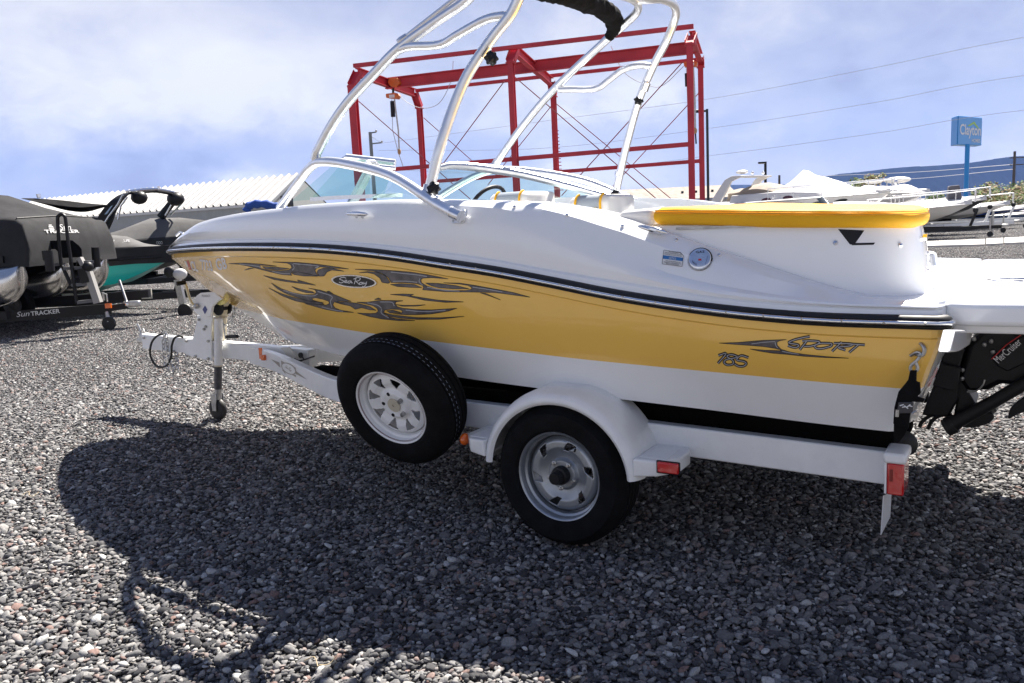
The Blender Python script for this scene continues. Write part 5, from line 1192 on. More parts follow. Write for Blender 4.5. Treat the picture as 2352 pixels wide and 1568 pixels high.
# ---- generic small craft on trailers
steel_r = mat('rail_steel', (.75, .75, .76), .25, 1.)
def craft(name, label, cat, bow, stern, B, zk, zb, zs, hull_m, deck_m, grp=None, stripe=None, blunt=.55, rake=.26, dead=.45, bottom_m=None):
    bow, stern = V((bow[0], bow[1], 0)), V((stern[0], stern[1], 0)); Lb = (stern - bow).length; d = (stern - bow).normalized()
    e = empty(name, label, cat, grp, locn=bow, rz=math.atan2(d.y, d.x)); n = 22; rows_ = []; drows = []
    def sec(t):
        x = t * Lb; vv = B / 2 * (1 - max(0, 1 - t / blunt) ** 2.1); z_ = lerp(zb, zs, t ** .7)
        up = max(0, 1 - t / rake); kz = zk + (z_ - zk) * up ** 1.6; cz = zk + (z_ - zk) * dead * (1 - .1 * t) + (z_ - zk) * .5 * up ** 2 * (1 - dead)
        cz = max(cz, kz); cv = vv * (.86 - .45 * up)
        return x, vv, z_, kz, cz, cv
    for i in range(n + 1):
        t = (i / n) ** 1.4; x, vv, z_, kz, cz, cv = sec(t)
        rows_.append([V((x, vv, z_)), V((x, lerp(vv, cv, .12), z_ - (z_ - cz) * .12)), V((x, lerp(vv, cv, .5), lerp(z_, cz, .5))), V((x, cv, cz)), V((x, 0, kz)), V((x, -cv, cz)), V((x, -lerp(vv, cv, .5), lerp(z_, cz, .5))), V((x, -lerp(vv, cv, .12), z_ - (z_ - cz) * .12)), V((x, -vv, z_))])
        drows.append([V((x, vv, z_)), V((x, vv * .88, z_ + .06)), V((x, vv * .5, z_ + .12)), V((x, 0, z_ + .15)), V((x, -vv * .5, z_ + .12)), V((x, -vv * .88, z_ + .06)), V((x, -vv, z_))])
    h = MB().grid(rows_, lambda i, j: 0 if j in (0, 1, 2, 5, 6, 7) and True and (j not in (3, 4)) else 1); h.add(rows_[-1], [tuple(range(9))])
    h.build('hull', [hull_m, bottom_m or hull_m], e, ang=40)
    dk_ = MB().grid(drows); dk_.add(drows[-1], [tuple(range(7))]); dk_.build('deck', deck_m, e, ang=40)
    MB().tube([r_[0] + V((0, .015, 0)) for r_ in rows_], .025, 6).tube([r_[-1] + V((0, -.015, 0)) for r_ in rows_], .025, 6).build('rub_rail', stripe or deck_m, e)
    e['_'] = 0; del e['_']
    return e, sec, Lb
def side_of(e, sign_cam=True):
    # +1 / -1: which local side (y) faces the camera
    v = e.matrix_basis.inverted() @ V((0, 0, 1)); return 1 if v.y > 0 else -1
def pulpit(e, sec, x1, h=.42, n=7):
    for s_ in (1, -1):
        P = [];
        for k in range(n + 1):
            t = lerp(.0, x1, k / n); x, vv, z_, *_q = sec(t); P.append(V((x + (.05 if k else -.1), s_ * max(.1, vv * .92), z_ + .05)))
        MB().tube(crom([p + V((0, 0, h)) for p in P], 3), .018, 6).build('bow_rail', steel_r, e)
        for p in P[::2]: MB().tube([p, p + V((0, 0, h))], .014, 6).build('rail_post', steel_r, e)
def wheel_small(par, c, r=.33, w=.2, m_r=None):
    o = MB().lathe(c, (0, 1, 0), [(r * .55, w / 2), (r * .9, w / 2), (r, w * .35), (r, -w * .35), (r * .9, -w / 2), (r * .55, -w / 2)], 24).build('tyre', tyre_m, par, ang=30)
    MB().lathe(c, (0, 1, 0), [(0, w * .30), (r * .15, w * .42), (r * .3, w * .25), (r * .5, w * .3), (r * .56, w * .48), (r * .56, -w * .48), (0, -w * .3)], 24).build('rim', m_r or steel, o, ang=30)
def trailer(label, bow, stern, B, zk, m_, nose=1.1, axles=1, grp=None, jack=True, wx=.68, r=.33, fender=None):
    bow, stern = V((bow[0], bow[1], 0)), V((stern[0], stern[1], 0)); Lb = (stern - bow).length; d = (stern - bow).normalized()
    e = empty('boat_trailer', label, 'trailer', grp, locn=bow, rz=math.atan2(d.y, d.x)); z = min(.52, zk - .06)
    for s_ in (1, -1):
        MB().beam(V((Lb * .22, s_ * B * .40, z)), V((Lb * .97, s_ * B * .40, z)), .07, .12).build('side_rail', m_, e)
        MB().beam(V((-nose * .3, s_ * .05, z)), V((Lb * .22, s_ * B * .40, z)), .07, .12).build('front_rail', m_, e)
        MB().beam(V((Lb * .3, s_ * B * .25, z + .1)), V((Lb * .95, s_ * B * .25, z + .1)), .10, .1).build('bunk', carpet, e)
        for k in range(axles):
            x = Lb * wx + k * .82; wheel_small(e, V((x, s_ * B * .46, r)), r)
            if fender:
                MB().prism([V((x - .48, s_ * B * .40, .38)), V((x - .36, s_ * B * .40, .72)), V((x + .36, s_ * B * .40, .72)), V((x + .48, s_ * B * .40, .38)), V((x + .42, s_ * B * .40, .38)), V((x + .32, s_ * B * .40, .68)), V((x - .32, s_ * B * .40, .68)), V((x - .42, s_ * B * .40, .38))], (0, s_ * B * .13, 0)).build('fender', fender, e)
    for f in (.25, .6, .95): MB().beam(V((Lb * f, -B * .40, z)), V((Lb * f, B * .40, z)), .06, .08).build('cross_member', m_, e)
    MB().beam(V((-nose, 0, z)), V((.3, 0, z)), .09, .12).build('tongue', m_, e)
    MB().box(V((-nose - .1, 0, z + .04)), (.22, .08, .08)).build('coupler', steel, e, bevel=.02)
    if jack:
        MB().tube([V((-nose + .35, .1, z + .3)), V((-nose + .35, .1, .2))], .028, 10).build('jack', steel, e)
        MB().lathe(V((-nose + .35, .08, .09)), (0, 1, 0), [(0, 0), (.09, 0), (.09, .05), (0, .05)], 16).build('jack_wheel', rubber, e)
        MB().tube([V((-nose + .35, .1, z + .3)), V((-nose + .35, .22, z + .33)), V((-nose + .35, .24, z + .25))], .01, 6).build('jack_crank', steel, e)
    MB().beam(V((.05, 0, z)), V((-.15, 0, z + .55)), .08, .08, up=(1, 0, 0)).build('winch_post', m_, e)
    MB().ball(V((-.12, 0, z + .58)), .09, 10).build('bow_stop', rubber, e)
    return e
wg = mat('far_white_hull', (.66, .65, .63), .3, var=.04, vs=1, coat=.3)
shrink = mat('white_shrink_wrap', (.55, .55, .57), .45, var=.05, vs=1.5)
# 1: big cruiser with radar arch
bw, st = at_depth(2045, 442, 31), at_depth(1642, 474, 37)
e, sec, Lb = craft('cabin_cruiser', 'big white cabin cruiser with radar arch and four oval portholes behind the yellow cushion', 'boat', bw, st, 2.7, .62, at_depth(2045, 441, 31).z, at_depth(1660, 472, 36).z, wg, wg, rake=.30, stripe=mat('pale_trim', (.6, .6, .58)))
sy = side_of(e)
pulpit(e, sec, .55, .45, 8)
MB().beam(V((-.45, 0, sec(0)[2] + .02)), V((.5, 0, sec(0)[2] + .08)), .34, .07).build('bow_plank', wg, e, bevel=.02)
MB().ball(V((-.2, 0, sec(0)[2] + .35)), .07, 10, (1, 1, 1.6)).build('anchor_light', chrome, e)
MB().tube([V((-.35, .1, sec(0)[2] - .1)), V((-.15, .05, sec(0)[2] - .2)), V((.1, 0, sec(0)[2] - .05))], .03, 6).build('anchor', steel, e)
# raised cabin deck
rows_ = []
for k in range(13):
    t = lerp(.18, .80, k / 12); x, vv, z_, *_q = sec(t); hh = .10 + .34 * sin(min(1, (k / 12) * 1.5) * pi / 2)
    rows_.append([V((x, vv * .86, z_ + .03)), V((x, vv * .74, z_ + hh * .8)), V((x, vv * .5, z_ + hh)), V((x, 0, z_ + hh + .06)), V((x, -vv * .5, z_ + hh)), V((x, -vv * .74, z_ + hh * .8)), V((x, -vv * .86, z_ + .03))])
cb = MB().grid(rows_); cb.add(rows_[-1], [tuple(range(7))]); cb.build('cabin_top', wg, e, ang=40)
dg = mat('porthole_glass', (.02, .025, .02), .1)
for (px, py, sc, flat) in ((1835, 462, 1, 0), (1983, 458, 1, 0), (2065, 456, 1, 0), (1920, 457, 1, 0)):
    pass
bh = bvh_of([c for c in e.children if c.name.startswith(('hull', 'cabin_top', 'deck'))])
Mi = e.matrix_basis.inverted()
def on_craft(e, bh, px, py):
    Mi = e.matrix_basis.inverted(); o_ = Mi @ cC; d_ = (Mi.to_3x3() @ ray(px, py)).normalized(); h = bh.ray_cast(o_, d_); return h
def disc_on(e, bh, px, py, rx, rz, m_, name='porthole', off=.01):
    h = on_craft(e, bh, px, py)
    if not h[0]: return
    n_ = h[1]; o_ = e.matrix_basis.inverted() @ cC
    if n_.dot(o_ - h[0]) < 0: n_ = -n_
    u = V((1, 0, 0)); u = (u - n_ * u.dot(n_)).normalized(); w = n_.cross(u)
    MB().prism([h[0] + n_ * off * .2 + u * rx * cos(a) + w * rz * sin(a) for a in [2 * pi * k / 20 for k in range(20)]], n_ * off).build(name, m_, e)
for px, py in ((1760, 459), (1810, 454)): disc_on(e, bh, px, py, .22, .09, mat('maroon_glass', (.08, .03, .035), .2))
for px, py in ((2080, 455), (2154, 450)): pass
for px, py in ((1881, 466), (1930, 461)): disc_on(e, bh, px, py, .26, .07, dg)
def text_on(e, bh, s, name, m_, pa, pb, h, off=.012, **k):
    A_, B_ = on_craft(e, bh, *pa), on_craft(e, bh, *pb)
    if not A_[0] or not B_[0]: return
    o_ = e.matrix_basis.inverted() @ cC; n_ = A_[1] if A_[1].dot(o_ - A_[0]) > 0 else -A_[1]
    r_ = (B_[0] - A_[0]); u = V((0, 0, 1)) - n_ * n_.z; return text_obj(s, name, m_, e, A_[0] + n_ * off, r_, u, h, r_.length, **k)
text_on(e, bh, 'CL 2058 PM', 'registration', mat('dark_print', (.08, .08, .09), .5), (1815, 474), (1846, 471), .12)
# radar arch and canvas
xs_ = sec(.82)[0]; zc = sec(.82)[2]
for s_ in (1, -1): MB().prism([V((xs_ + .9, s_ * 1.2, zc + .0)), V((xs_ + .35, s_ * 1.2, zc)), V((xs_ - .25, s_ * 1.15, zc + .95)), V((xs_ - .7, s_ * 1.1, zc + 1.12)), V((xs_ - .25, s_ * 1.1, zc + 1.18)), V((xs_ + .05, s_ * 1.15, zc + 1.05))], (0, -s_ * .12, 0)).build('arch_leg', wg, e, bevel=.02)
MB().box(V((xs_ - .5, 0, zc + 1.13)), (.45, 2.3, .08)).build('arch_top', wg, e, bevel=.02)
MB().ball(V((xs_ - .35, sy * .5, zc + 1.33)), .26, 14, (1, 1, .35)).build('radar_dome', wg, e)
for y in (.2, -.6): MB().ball(V((xs_ - .65, y, zc + 1.28)), .07, 8).build('horn', steel_r, e)
rows_ = []
for k in range(9):
    f = k / 8; x = lerp(xs_ - 2.2, xs_ + .1, f); hh = .25 + .42 * sin(pi * min(1, f * 1.1 + .12) * .8)
    rows_.append([V((x, .95, zc + .12)), V((x, .85, zc + .12 + hh * .7)), V((x, .45, zc + .12 + hh)), V((x, 0, zc + .17 + hh)), V((x, -.45, zc + .12 + hh)), V((x, -.85, zc + .12 + hh * .7)), V((x, -.95, zc + .12))])
MB().grid(rows_).build('cockpit_canvas', mat('tan_canvas', (.30, .25, .20), .85, var=.15, vs=3, bump=.3, bs=8), e)
trailer('white yacht trailer under the big cabin cruiser', bw, st, 2.7, .62, TW, axles=2)
# 2: tall boat under white tent-like wrap
bw, st = at_depth(2136, 440, 37), at_depth(1740, 470, 43)
e, sec, Lb = craft('covered_cruiser', 'tall motor yacht wrapped in white sheeting with a pointed tent peak', 'boat', bw, st, 3.0, .8, at_depth(2136, 441, 37).z, at_depth(1800, 452, 41).z, shrink, shrink, rake=.34)
pk = at_depth(1852, 389, 41.3); pl_ = e.matrix_basis.inverted() @ pk
rows_ = []
for k in range(25):
    f = k / 24; x = lerp(Lb * .06, Lb * .92, f); t = x / Lb; _x, vv, z_, *_q = sec(t)
    pkx = pl_.x; dd = abs(x - pkx); hr = max(0, (pl_.z - z_)) * max(0, 1 - (dd / (3.6 if x < pkx else 2.0)) ** .9)
    hr = max(hr, .34 * min(1, t * 9))
    r_ = []
    for q in range(11):
        a = -1 + 2 * q / 10; zz_ = z_ + hr * (1 - abs(a) ** 1.25) + (.05 * sin(a * 9 + k * 1.1) + .12 * noise.noise(V((x * 3, a * 3, 1)))) * (1 - abs(a)); r_.append(V((x, a * vv * 1.03, zz_ - (.02 if abs(a) > .99 else 0))))
    rows_.append(r_)
MB().grid(rows_).build('tent_cover', mat('white_tarpaulin', (.56, .56, .57), .5, bump=.35, bs=5), e, ang=50)
sy = side_of(e)
for px, py, r_ in ((2061, 419, .42), (2006, 423, .28)):
    q = e.matrix_basis.inverted() @ at_depth(px, py - 6, 36.5); MB().ball(q, r_, 12, (1.4, 1, .35)).build('radar_dome', wg, e)
for k in range(6): 
    q = e.matrix_basis.inverted() @ at_depth(1995 + k * 14, 430, 36.5); MB().tube([q, q + V((0, 0, .3))], .02, 6).build('deck_fitting', steel_r, e)
trailer('dark trailer under the tent-wrapped motor yacht', bw, st, 3.0, .8, black_p, axles=2)
# 3..6: row of smaller boats on the right
lbg = 'boats parked on trailers at the far side of the yard'
def row_boat(label, tl_, bpx, d, Ln, B, zk, zbow_py, hm, dm, yaw=(-.93, .36), tm=TW, axles=1, rail=True, fend=None, bm_=None, cat='boat'):
    b_ = at_depth(*bpx, d); dr = V((yaw[0], yaw[1], 0)).normalized(); s_ = b_ + dr * Ln; zb = at_depth(bpx[0], zbow_py, d).z
    e, sec, Lb = craft('motor_boat', label, cat, b_, s_, B, zk, zb, zb - .25, hm, dm, lbg, rake=.34, bottom_m=bm_)
    if rail: pulpit(e, sec, .45, .38, 6)
    t_ = trailer(tl_, b_, s_, B, zk, tm, axles=axles, fender=fend, nose=.9)
    return e, sec, Lb
e, sec, Lb = row_boat('white cuddy boat with long bow rail and dark waterline, nearest the sport boat stern', 'dark trailer with a tall jack post under the cuddy boat nearest the stern', (2232, 469), 28, 7.0, 2.4, .38, 467, wg, wg, tm=black_p, axles=2)
q0, q1 = sec(.3), sec(.75)
sy = side_of(e)
MB().beam(V((q0[0], sy * (q0[5] + .03), q0[4] + .12)), V((q1[0], sy * (q1[5] + .05), q1[4] + .12)), .03, .05).build('water_stripe', black_p, e)
rows_ = []
for k in range(8):
    t = lerp(.30, .62, k / 7); x, vv, z_, *_q = sec(t); hh = .12 + .25 * sin(k / 7 * pi / 2); rows_.append([V((x, vv * .8, z_ + .04)), V((x, vv * .6, z_ + hh)), V((x, 0, z_ + hh + .08)), V((x, -vv * .6, z_ + hh)), V((x, -vv * .8, z_ + .04))])
MB().grid(rows_).build('cabin_top', wg, e, ang=40)
x, vv, z_, *_q = sec(.64)
MB().grid([[V((x, vv * .8, z_ + .1)), V((x - .2, vv * .5, z_ + .1)), V((x - .3, 0, z_ + .1)), V((x - .2, -vv * .5, z_ + .1)), V((x, -vv * .8, z_ + .1))], [V((x + .4, vv * .75, z_ + .6)), V((x + .25, vv * .5, z_ + .65)), V((x + .2, 0, z_ + .66)), V((x + .25, -vv * .5, z_ + .65)), V((x + .4, -vv * .75, z_ + .6))]]).build('windshield', dg, e)
e, sec, Lb = row_boat('black hulled boat with a white deck and a steep flared bow', 'galvanised trailer with a mast-like guide post under the black hulled boat', (2266, 458), 30.5, 6.8, 2.4, .42, 457, black_p, wg, axles=1)
x, vv, z_, *_q = sec(.12); MB().prism([V((x, -.2, z_ + .1)), V((x + .5, -.2, z_ + .1)), V((x + .45, -.2, z_ + .6)), V((x + .1, -.2, z_ + .62))], (0, .45, 0)).build('bow_seat', mat('grey_canvas', (.12, .12, .14), .8), e, bevel=.04)
e, sec, Lb = row_boat('white runabout with black boot stripe and a bow rail, third from the right edge', 'white tandem trailer under the white runabout', (2320, 469), 33.5, 7.2, 2.5, .42, 468, wg, wg, axles=2, fend=wg, bm_=mat('grey_bottom', (.35, .34, .32), .5))
e, sec, Lb = row_boat('blue and white ski boat, second from the right edge', 'dark blue trailer under the blue and white ski boat', (2372, 476), 37, 6.5, 2.4, .42, 475, mat('navy_gelcoat', (.02, .06, .30), .25, coat=.4), wg, tm=mat('blue_steel', (.02, .05, .12), .5), rail=False)
e, sec, Lb = row_boat('pale grey hull with outboard showing at the right edge of the picture', 'black trailer at the right edge of the picture', (2460, 480), 41, 6.5, 2.4, .42, 480, mat('pale_grey_gelcoat', (.5, .49, .47), .3), wg, tm=black_p, rail=False)
for k, (px, py, d, r0, lab) in enumerate(((2281, 484, 29, .045, 'tall thin galvanised guide post standing among the trailers'), )):
    t_ = at_depth(px, py, d); tag(MB().tube([V((t_.x, t_.y, 0)), t_], r0, 10).build('guide_post', steel), lab, 'post')
t_ = at_z(2172, 558, .0); tag(MB().beam(V((t_.x - .5, t_.y + 4, .10)), V((t_.x + .7, t_.y + 3.8, .16)), .4, .14).build('timber_block', wood, bevel=.02), 'wooden block lying on the gravel under the trailer tongues', 'block')

# ---- concrete strips on the gravel
con = mat('pale_concrete', (.62, .60, .56), .8, var=.12, vs=3)
kk = [((2100, 559.5), (2100, 569), (2262, 553), (2262, 565)), ((2265, 552.5), (2265, 564.5), (2304, 550.5), (2304, 562.5)), ((2307, 550), (2307, 562), (2380, 546.5), (2380, 559))]
for k, (a, b, c, d) in enumerate(kk):
    P = [at_z(*b, .0), at_z(*d, .0), at_z(*c, .0), at_z(*a, .0)]
    o = MB().prism(P, (0, 0, .06)).build('concrete_strip', con, bevel=.01)
    tag(o, ['long pale concrete strip on the gravel beyond the swim platform', 'short pale concrete strip between two longer ones', 'pale concrete strip running out of the picture at the right edge'][k], 'kerb', 'pale concrete strips across the gravel')

# ================================================================ LEFT BOATS
eb = V((.9992, -.04, 0)); el = V((.04, .9992, 0)); PO = V((-6.95, 11.9, 0))
rzP = math.atan2(-eb.y, -eb.x)            # local x runs aft, local y = ...
pont = empty('pontoon_boat', 'pontoon boat under a dark fitted cover with three aluminium floats, left edge', 'boat', locn=PO, rz=rzP)
yl = 1 if (Matrix.Rotation(rzP, 3, 'Z') @ V((0, 1, 0))).dot(el) > 0 else -1    # sign of local y that points to the far side
alu = mat('bare_aluminium', (.72, .71, .69), .22, 1., var=.15, vs=4)
for k in range(3):
    yy = yl * 1.15 * k; rows_ = []
    for i in range(15):
        s_ = i / 14; x = -.0 + .62 * (1 - sin(s_ * pi / 2)) * 1 if False else .62 * (1 - cos((1 - (1 - s_)) * pi / 2)) if False else .65 * s_ ** 1.6
        r_ = .30 * (1 - (1 - s_) ** 2.2) ** .5 if s_ > 0 else .012
        rows_.append([V((x, yy + r_ * .95 * cos(a), 1.08 - r_ + r_ * sin(a))) for a in [2 * pi * j / 24 for j in range(24)]])
    rows_.append([V((7.0, yy + .285 * cos(a), .78 + .30 * sin(a))) for a in [2 * pi * j / 24 for j in range(24)]])
    b = MB().grid(rows_, 0, True); b.add(rows_[0], [tuple(range(24))]); b.build('float', alu, pont, ang=60)
    MB().tube([rows_[i][18] + V((-.012, 0, 0)) for i in range(15)], .016, 6).build('float_seam', alu, pont)
    MB().box(V((.10, yy, 1.12)), (.08, .05, .12)).build('float_cap', steel, pont)
yc_ = yl * 1.15
MB().box(V((3.6, yc_, 1.16)), (6.8, 2.5, .10)).build('deck', black_p, pont)
rows_ = []
for x, zb, zw, zr, hw_ in ((-.16, 1.06, 1.18, 1.19, 1.18), (-.15, 1.06, 1.40, 1.41, 1.20), (-.08, 1.06, 1.66, 1.68, 1.16), (.02, 1.07, 1.73, 1.77, 1.14), (.16, 1.07, 1.75, 1.83, 1.16), (.45, 1.07, 1.75, 1.98, 1.22), (.80, 1.07, 1.75, 2.12, 1.25), (1.0, 1.07, 1.75, 2.15, 1.28), (3.0, 1.07, 1.75, 2.17, 1.28), (7.2, 1.07, 1.75, 2.17, 1.28)):
    rows_.append([V((x, yc_ + q * hw_, z)) for q, z in ((-1.04, zb - .02), (-1.03, zb + .25 * (zw - zb)), (-1, zw - .04), (-.96, zw), (-.6, lerp(zw, zr, .38)), (-.3, lerp(zw, zr, .7)), (0, zr), (.3, lerp(zw, zr, .7)), (.6, lerp(zw, zr, .38)), (.96, zw), (1, zw - .04), (1.03, zb + .25 * (zw - zb)), (1.04, zb - .02))])
cvm = mat('charcoal_boat_cover', (.036, .036, .038), .85, var=.3, vs=2, bump=.9, bs=3.5, spec=.15)
b = MB().grid(rows_); b.add(rows_[0], [tuple(range(13))])
for p in b.v: p += V((0, 0, .012 * noise.noise(p * 2.3)))
cov = b.build('boat_cover', cvm, pont, ang=120)
def Qn(cx, cy, d): return pont.matrix_basis.inverted() @ at_depth(cx / 4.743, 436.8 + cy / 4.743, d)
MB().tube([p + V((-.004, 0, .004)) for p in rows_[3][3:10]], .010, 6).build('cover_seam', rubber, pont)
for q in (-.7, 0, .7): MB().tube([V((-.165, yc_ + q, 1.07)), V((-.12, yc_ + q * 1.02, .96)), V((.05, yc_ + q, .92))], .010, 6).build('tie_strap', rubber, pont)
bp_ = bvh_of([cov])
lp = mat('pale_print', (.6, .6, .6), .6)
text_on(pont, bp_, 'Sun', 'cover_lettering', lp, (640 / 4.743, 436.8 + 430 / 4.743), (775 / 4.743, 436.8 + 430 / 4.743), .085, shear=.3)
text_on(pont, bp_, 'TRACKER', 'cover_lettering', lp, (485 / 4.743, 436.8 + 468 / 4.743), (860 / 4.743, 436.8 + 464 / 4.743), .050, bold=.02)
h = on_craft(pont, bp_, 552 / 4.743, 436.8 + 415 / 4.743)
if h[0]:
    n_ = h[1]; n_ = n_ if n_.dot((pont.matrix_basis.inverted() @ cC) - h[0]) > 0 else -n_; u = V((0, 1, 0)) * 1.0; u = (u - n_ * u.dot(n_)).normalized(); w = n_.cross(u); w = -w if w.z < 0 else w
    for k in range(5):
        z0 = -.055 + k * .024; xw = (.065 ** 2 - min(.064, abs(z0 + .012)) ** 2) ** .5
        MB().prism([h[0] + n_ * .01 + u * a + w * c for a, c in ((-xw, z0), (xw, z0), (xw, z0 + .014), (-xw, z0 + .014))], n_ * .003).build('sun_mark', lp, pont)
# furled canopy on the far side
cp = [Qn(255, 85, 13.6), Qn(420, 88, 13.7), Qn(700, 110, 13.9), Qn(950, 140, 14.1), Qn(1190, 160, 14.3)]
lo = [Qn(340, 100, 13.6), Qn(560, 175, 13.7), Qn(760, 225, 13.9), Qn(960, 232, 14.1), Qn(1190, 165, 14.3)]
b = MB(); r0 = crom(cp, 5); r1 = crom(lo, 5); off = V((0, yl * .35, 0))
b.grid([r0, [p.lerp(q, .5) - off * .5 for p, q in zip(r0, r1)], r1, [p.lerp(q, .5) + off * .5 for p, q in zip(r0, r1)]] + [r0]); b.build('furled_canopy', canvas_k, pont, ang=60)
MB().tube([Qn(418, 40, 13.7), Qn(428, 80, 13.7)], .035, 8).build('light_mast', chrome, pont)
# trailer of the pontoon boat
pt_ = empty('pontoon_trailer', 'black pontoon trailer with boarding ladder, guide posts and white lettering, left edge', 'trailer', locn=PO, rz=rzP)
for yy in (-.0, 2.3): MB().beam(V((.3, yl * yy, .36)), V((6.8, yl * yy, .36)), .08, .12).build('side_rail', black_p, pt_)
MB().beam(V((-1.25, yc_, .50)), V((.9, yc_, .44)), .08, .12).build('tongue', black_p, pt_)
tb = [Qn(-200, 1400, 11.9), Qn(1210, 1288, 12.7)]
MB().beam(tb[0], tb[1], .07, .155).build('front_rail', black_p, pt_)
bt_ = bvh_of([c for c in pt_.children if c.name.startswith('front_rail')])
text_on(pt_, bt_, 'Sun', 'rail_lettering', lp, (175 / 4.743, 436.8 + 1380 / 4.743), (325 / 4.743, 436.8 + 1366 / 4.743), .075, shear=.3)
text_on(pt_, bt_, 'TRACKER', 'rail_lettering', lp, (338 / 4.743, 436.8 + 1366 / 4.743), (655 / 4.743, 436.8 + 1334 / 4.743), .062, bold=.02)
dT = 12.15
MB().tube(crom([Qn(775, 1030, dT), Qn(690, 850, dT), Qn(667, 800, dT), Qn(645, 600, dT), Qn(628, 320, dT), Qn(640, 278, dT), Qn(668, 262, dT), Qn(700, 278, dT), Qn(714, 320, dT), Qn(740, 540, dT), Qn(790, 880, dT), Qn(835, 1235, dT)], 4), .026, 8).build('ladder_rail', black_pl, pt_)
dgm = mat('dark_grey_step', (.10, .10, .105), .6)
for a, b_ in (((690, 852), (890, 845)), ((775, 1032), (965, 1018)), ((840, 1222), (1035, 1198)), ((550, 812), (645, 806)), ((925, 785), (1010, 778))): MB().beam(Qn(*a, dT), Qn(*b_, dT + .1), .07, .045).build('ladder_step', dgm, pt_)
for a, b_ in (((523, 655), (550, 882)), ((1038, 620), (1055, 835)), ((505, 655), (520, 760))): MB().tube([Qn(*a, 11.85 if a[0] < 600 else 13.2), Qn(*b_, 11.85 if a[0] < 600 else 13.2)], .062, 12).build('guide_post', black_pl, pt_)
MB().beam(Qn(960, 890, dT + .1), Qn(1072, 1225, dT + .1), .10, .10).build('winch_post', mat('grey_bracket', (.28, .27, .26), .6), pt_)
MB().beam(Qn(905, 850, dT + .1), Qn(950, 1005, dT + .1), .14, .12).build('winch_column', black_p, pt_)
MB().beam(Qn(870, 735, dT + .1), Qn(912, 815, dT + .1), .09, .06).build('winch_arm', mat('grey_bracket', (.28, .27, .26)), pt_)
MB().ball(Qn(960, 830, dT), .075, 14).build('winch_drum', black_pl, pt_)
MB().prism([Qn(a, b_, dT + .25) for a, b_ in ((655, 550), (700, 538), (790, 540), (865, 600), (895, 640), (900, 720), (860, 730), (790, 645), (730, 600), (680, 640))], V((.25, 0, 0))).build('winch_cover', canvas_k, pt_, bevel=.02)
jp = at_z(252, 757, .0); jl = pt_.matrix_basis.inverted() @ V((jp.x, jp.y, 0))
MB().tube([jl + V((0, 0, .12)), Qn(1160, 1325, 12.65)], .03, 10).build('jack', steel, pt_)
MB().lathe(jl + V((0, -.025, .10)), (0, 1, 0), [(0, 0), (.10, 0), (.10, .05), (0, .05)], 18).build('jack_wheel', rubber, pt_)
MB().box(Qn(1180, 1258, 12.55), (.09, .03, .07)).build('amber_reflector', amber_lens, pt_)
MB().tube([Qn(1130, 1200, 12.6), Qn(1120, 1110, 12.6)], .022, 8).tube([Qn(1140, 1130, 12.6), Qn(1160, 1130, 12.6), Qn(1170, 1215, 12.6)], .012, 6).build('jack_crank', steel, pt_)
MB().beam(Qn(1200, 1285, 12.7), Qn(1390, 1255, 12.75), .09, .09).build('coupler_bar', black_p, pt_)
MB().box(Qn(1440, 1235, 12.75), (.26, .10, .09)).build('coupler', steel, pt_, bevel=.02)
MB().ball(Qn(1395, 1240, 12.75), .06, 10).build('coupler_latch', chrome, pt_)
MB().tube([Qn(1395, 1260, 12.75), Qn(1300, 980, 12.9)], .02, 8).build('tall_crank', steel, pt_)
for k in (0, 2):
    for xx in (4.3, 5.2): wheel_small(pt_, V((xx, yl * (1.15 * k) , .27)), .27, .18)
wheel_small(pt_, V((.75, yc_ - yl * .25, .44)), .27, .18, dgm)

# teal wake boat
b_ = at_depth(402, 600, 15.4); s_ = b_ - eb * 6.3
teal = mat('teal_gelcoat', (.02, .50, .46), .25, coat=.5)
e, sec, Lb = craft('wake_boat', 'bright teal boat under a grey and black cover next to the pontoon boat', 'boat', b_, s_, 2.4, .36, 1.0, 1.02, teal, black_p, rake=.30, dead=.22, bottom_m=mat('dark_teal', (.012, .30, .29), .3), blunt=.7)
gcv = mat('grey_boat_cover', (.13, .127, .125), .85, var=.25, vs=2, bump=.9, bs=3.5, spec=.15)
def cover(e, sec, Lb, prof, m_lo, m_hi, zlo=.02, name='boat_cover'):
    rows_ = []
    for x, zt2, ww in prof:
        _x, vv, z_, *_q = sec(min(1, max(0, x / Lb))); vv = max(.05, vv) * 1.03
        rows_.append([V((x, q * vv * w2, z)) for q, w2, z in ((-1, 1, z_ - zlo), (-1, .99, z_ + .16), (-1, .94, z_ + .2), (-1, ww, lerp(z_ + .2, zt2, .7)), (0, 1, zt2), (1, ww, lerp(z_ + .2, zt2, .7)), (1, .94, z_ + .2), (1, .99, z_ + .16), (1, 1, z_ - zlo))])
    b = MB().grid(rows_, lambda i, j: 0 if j in (0, 1, 6, 7) else 1); b.add(rows_[-1], [tuple(range(9))]); b.add(rows_[0], [tuple(range(9))])
    for p in b.v: p += V((0, 0, .02 * noise.noise(p * 1.9)))
    return b.build(name, [m_lo, m_hi], e, ang=40)
z0_ = sec(0)[2]
cv = cover(e, sec, Lb, [(-.1, z0_ + .12, .4), (.3, z0_ + .19, .45), (.6, z0_ + .28, .5), (.85, z0_ + .40, .5), (1.1, z0_ + .43, .5), (2.5, z0_ + .45, .5), (6.2, z0_ + .4, .7)], cvm, gcv, zlo=.11)
bv_ = bvh_of([cv]); text_on(e, bv_, 'NAUTIQUE', 'cover_lettering', lp, (238, 557), (299, 556), .07, shear=-.2)
tt = trailer('black trailer with a white winch housing under the teal wake boat', b_, s_, 2.4, .36, black_p, nose=1.5, jack=True)
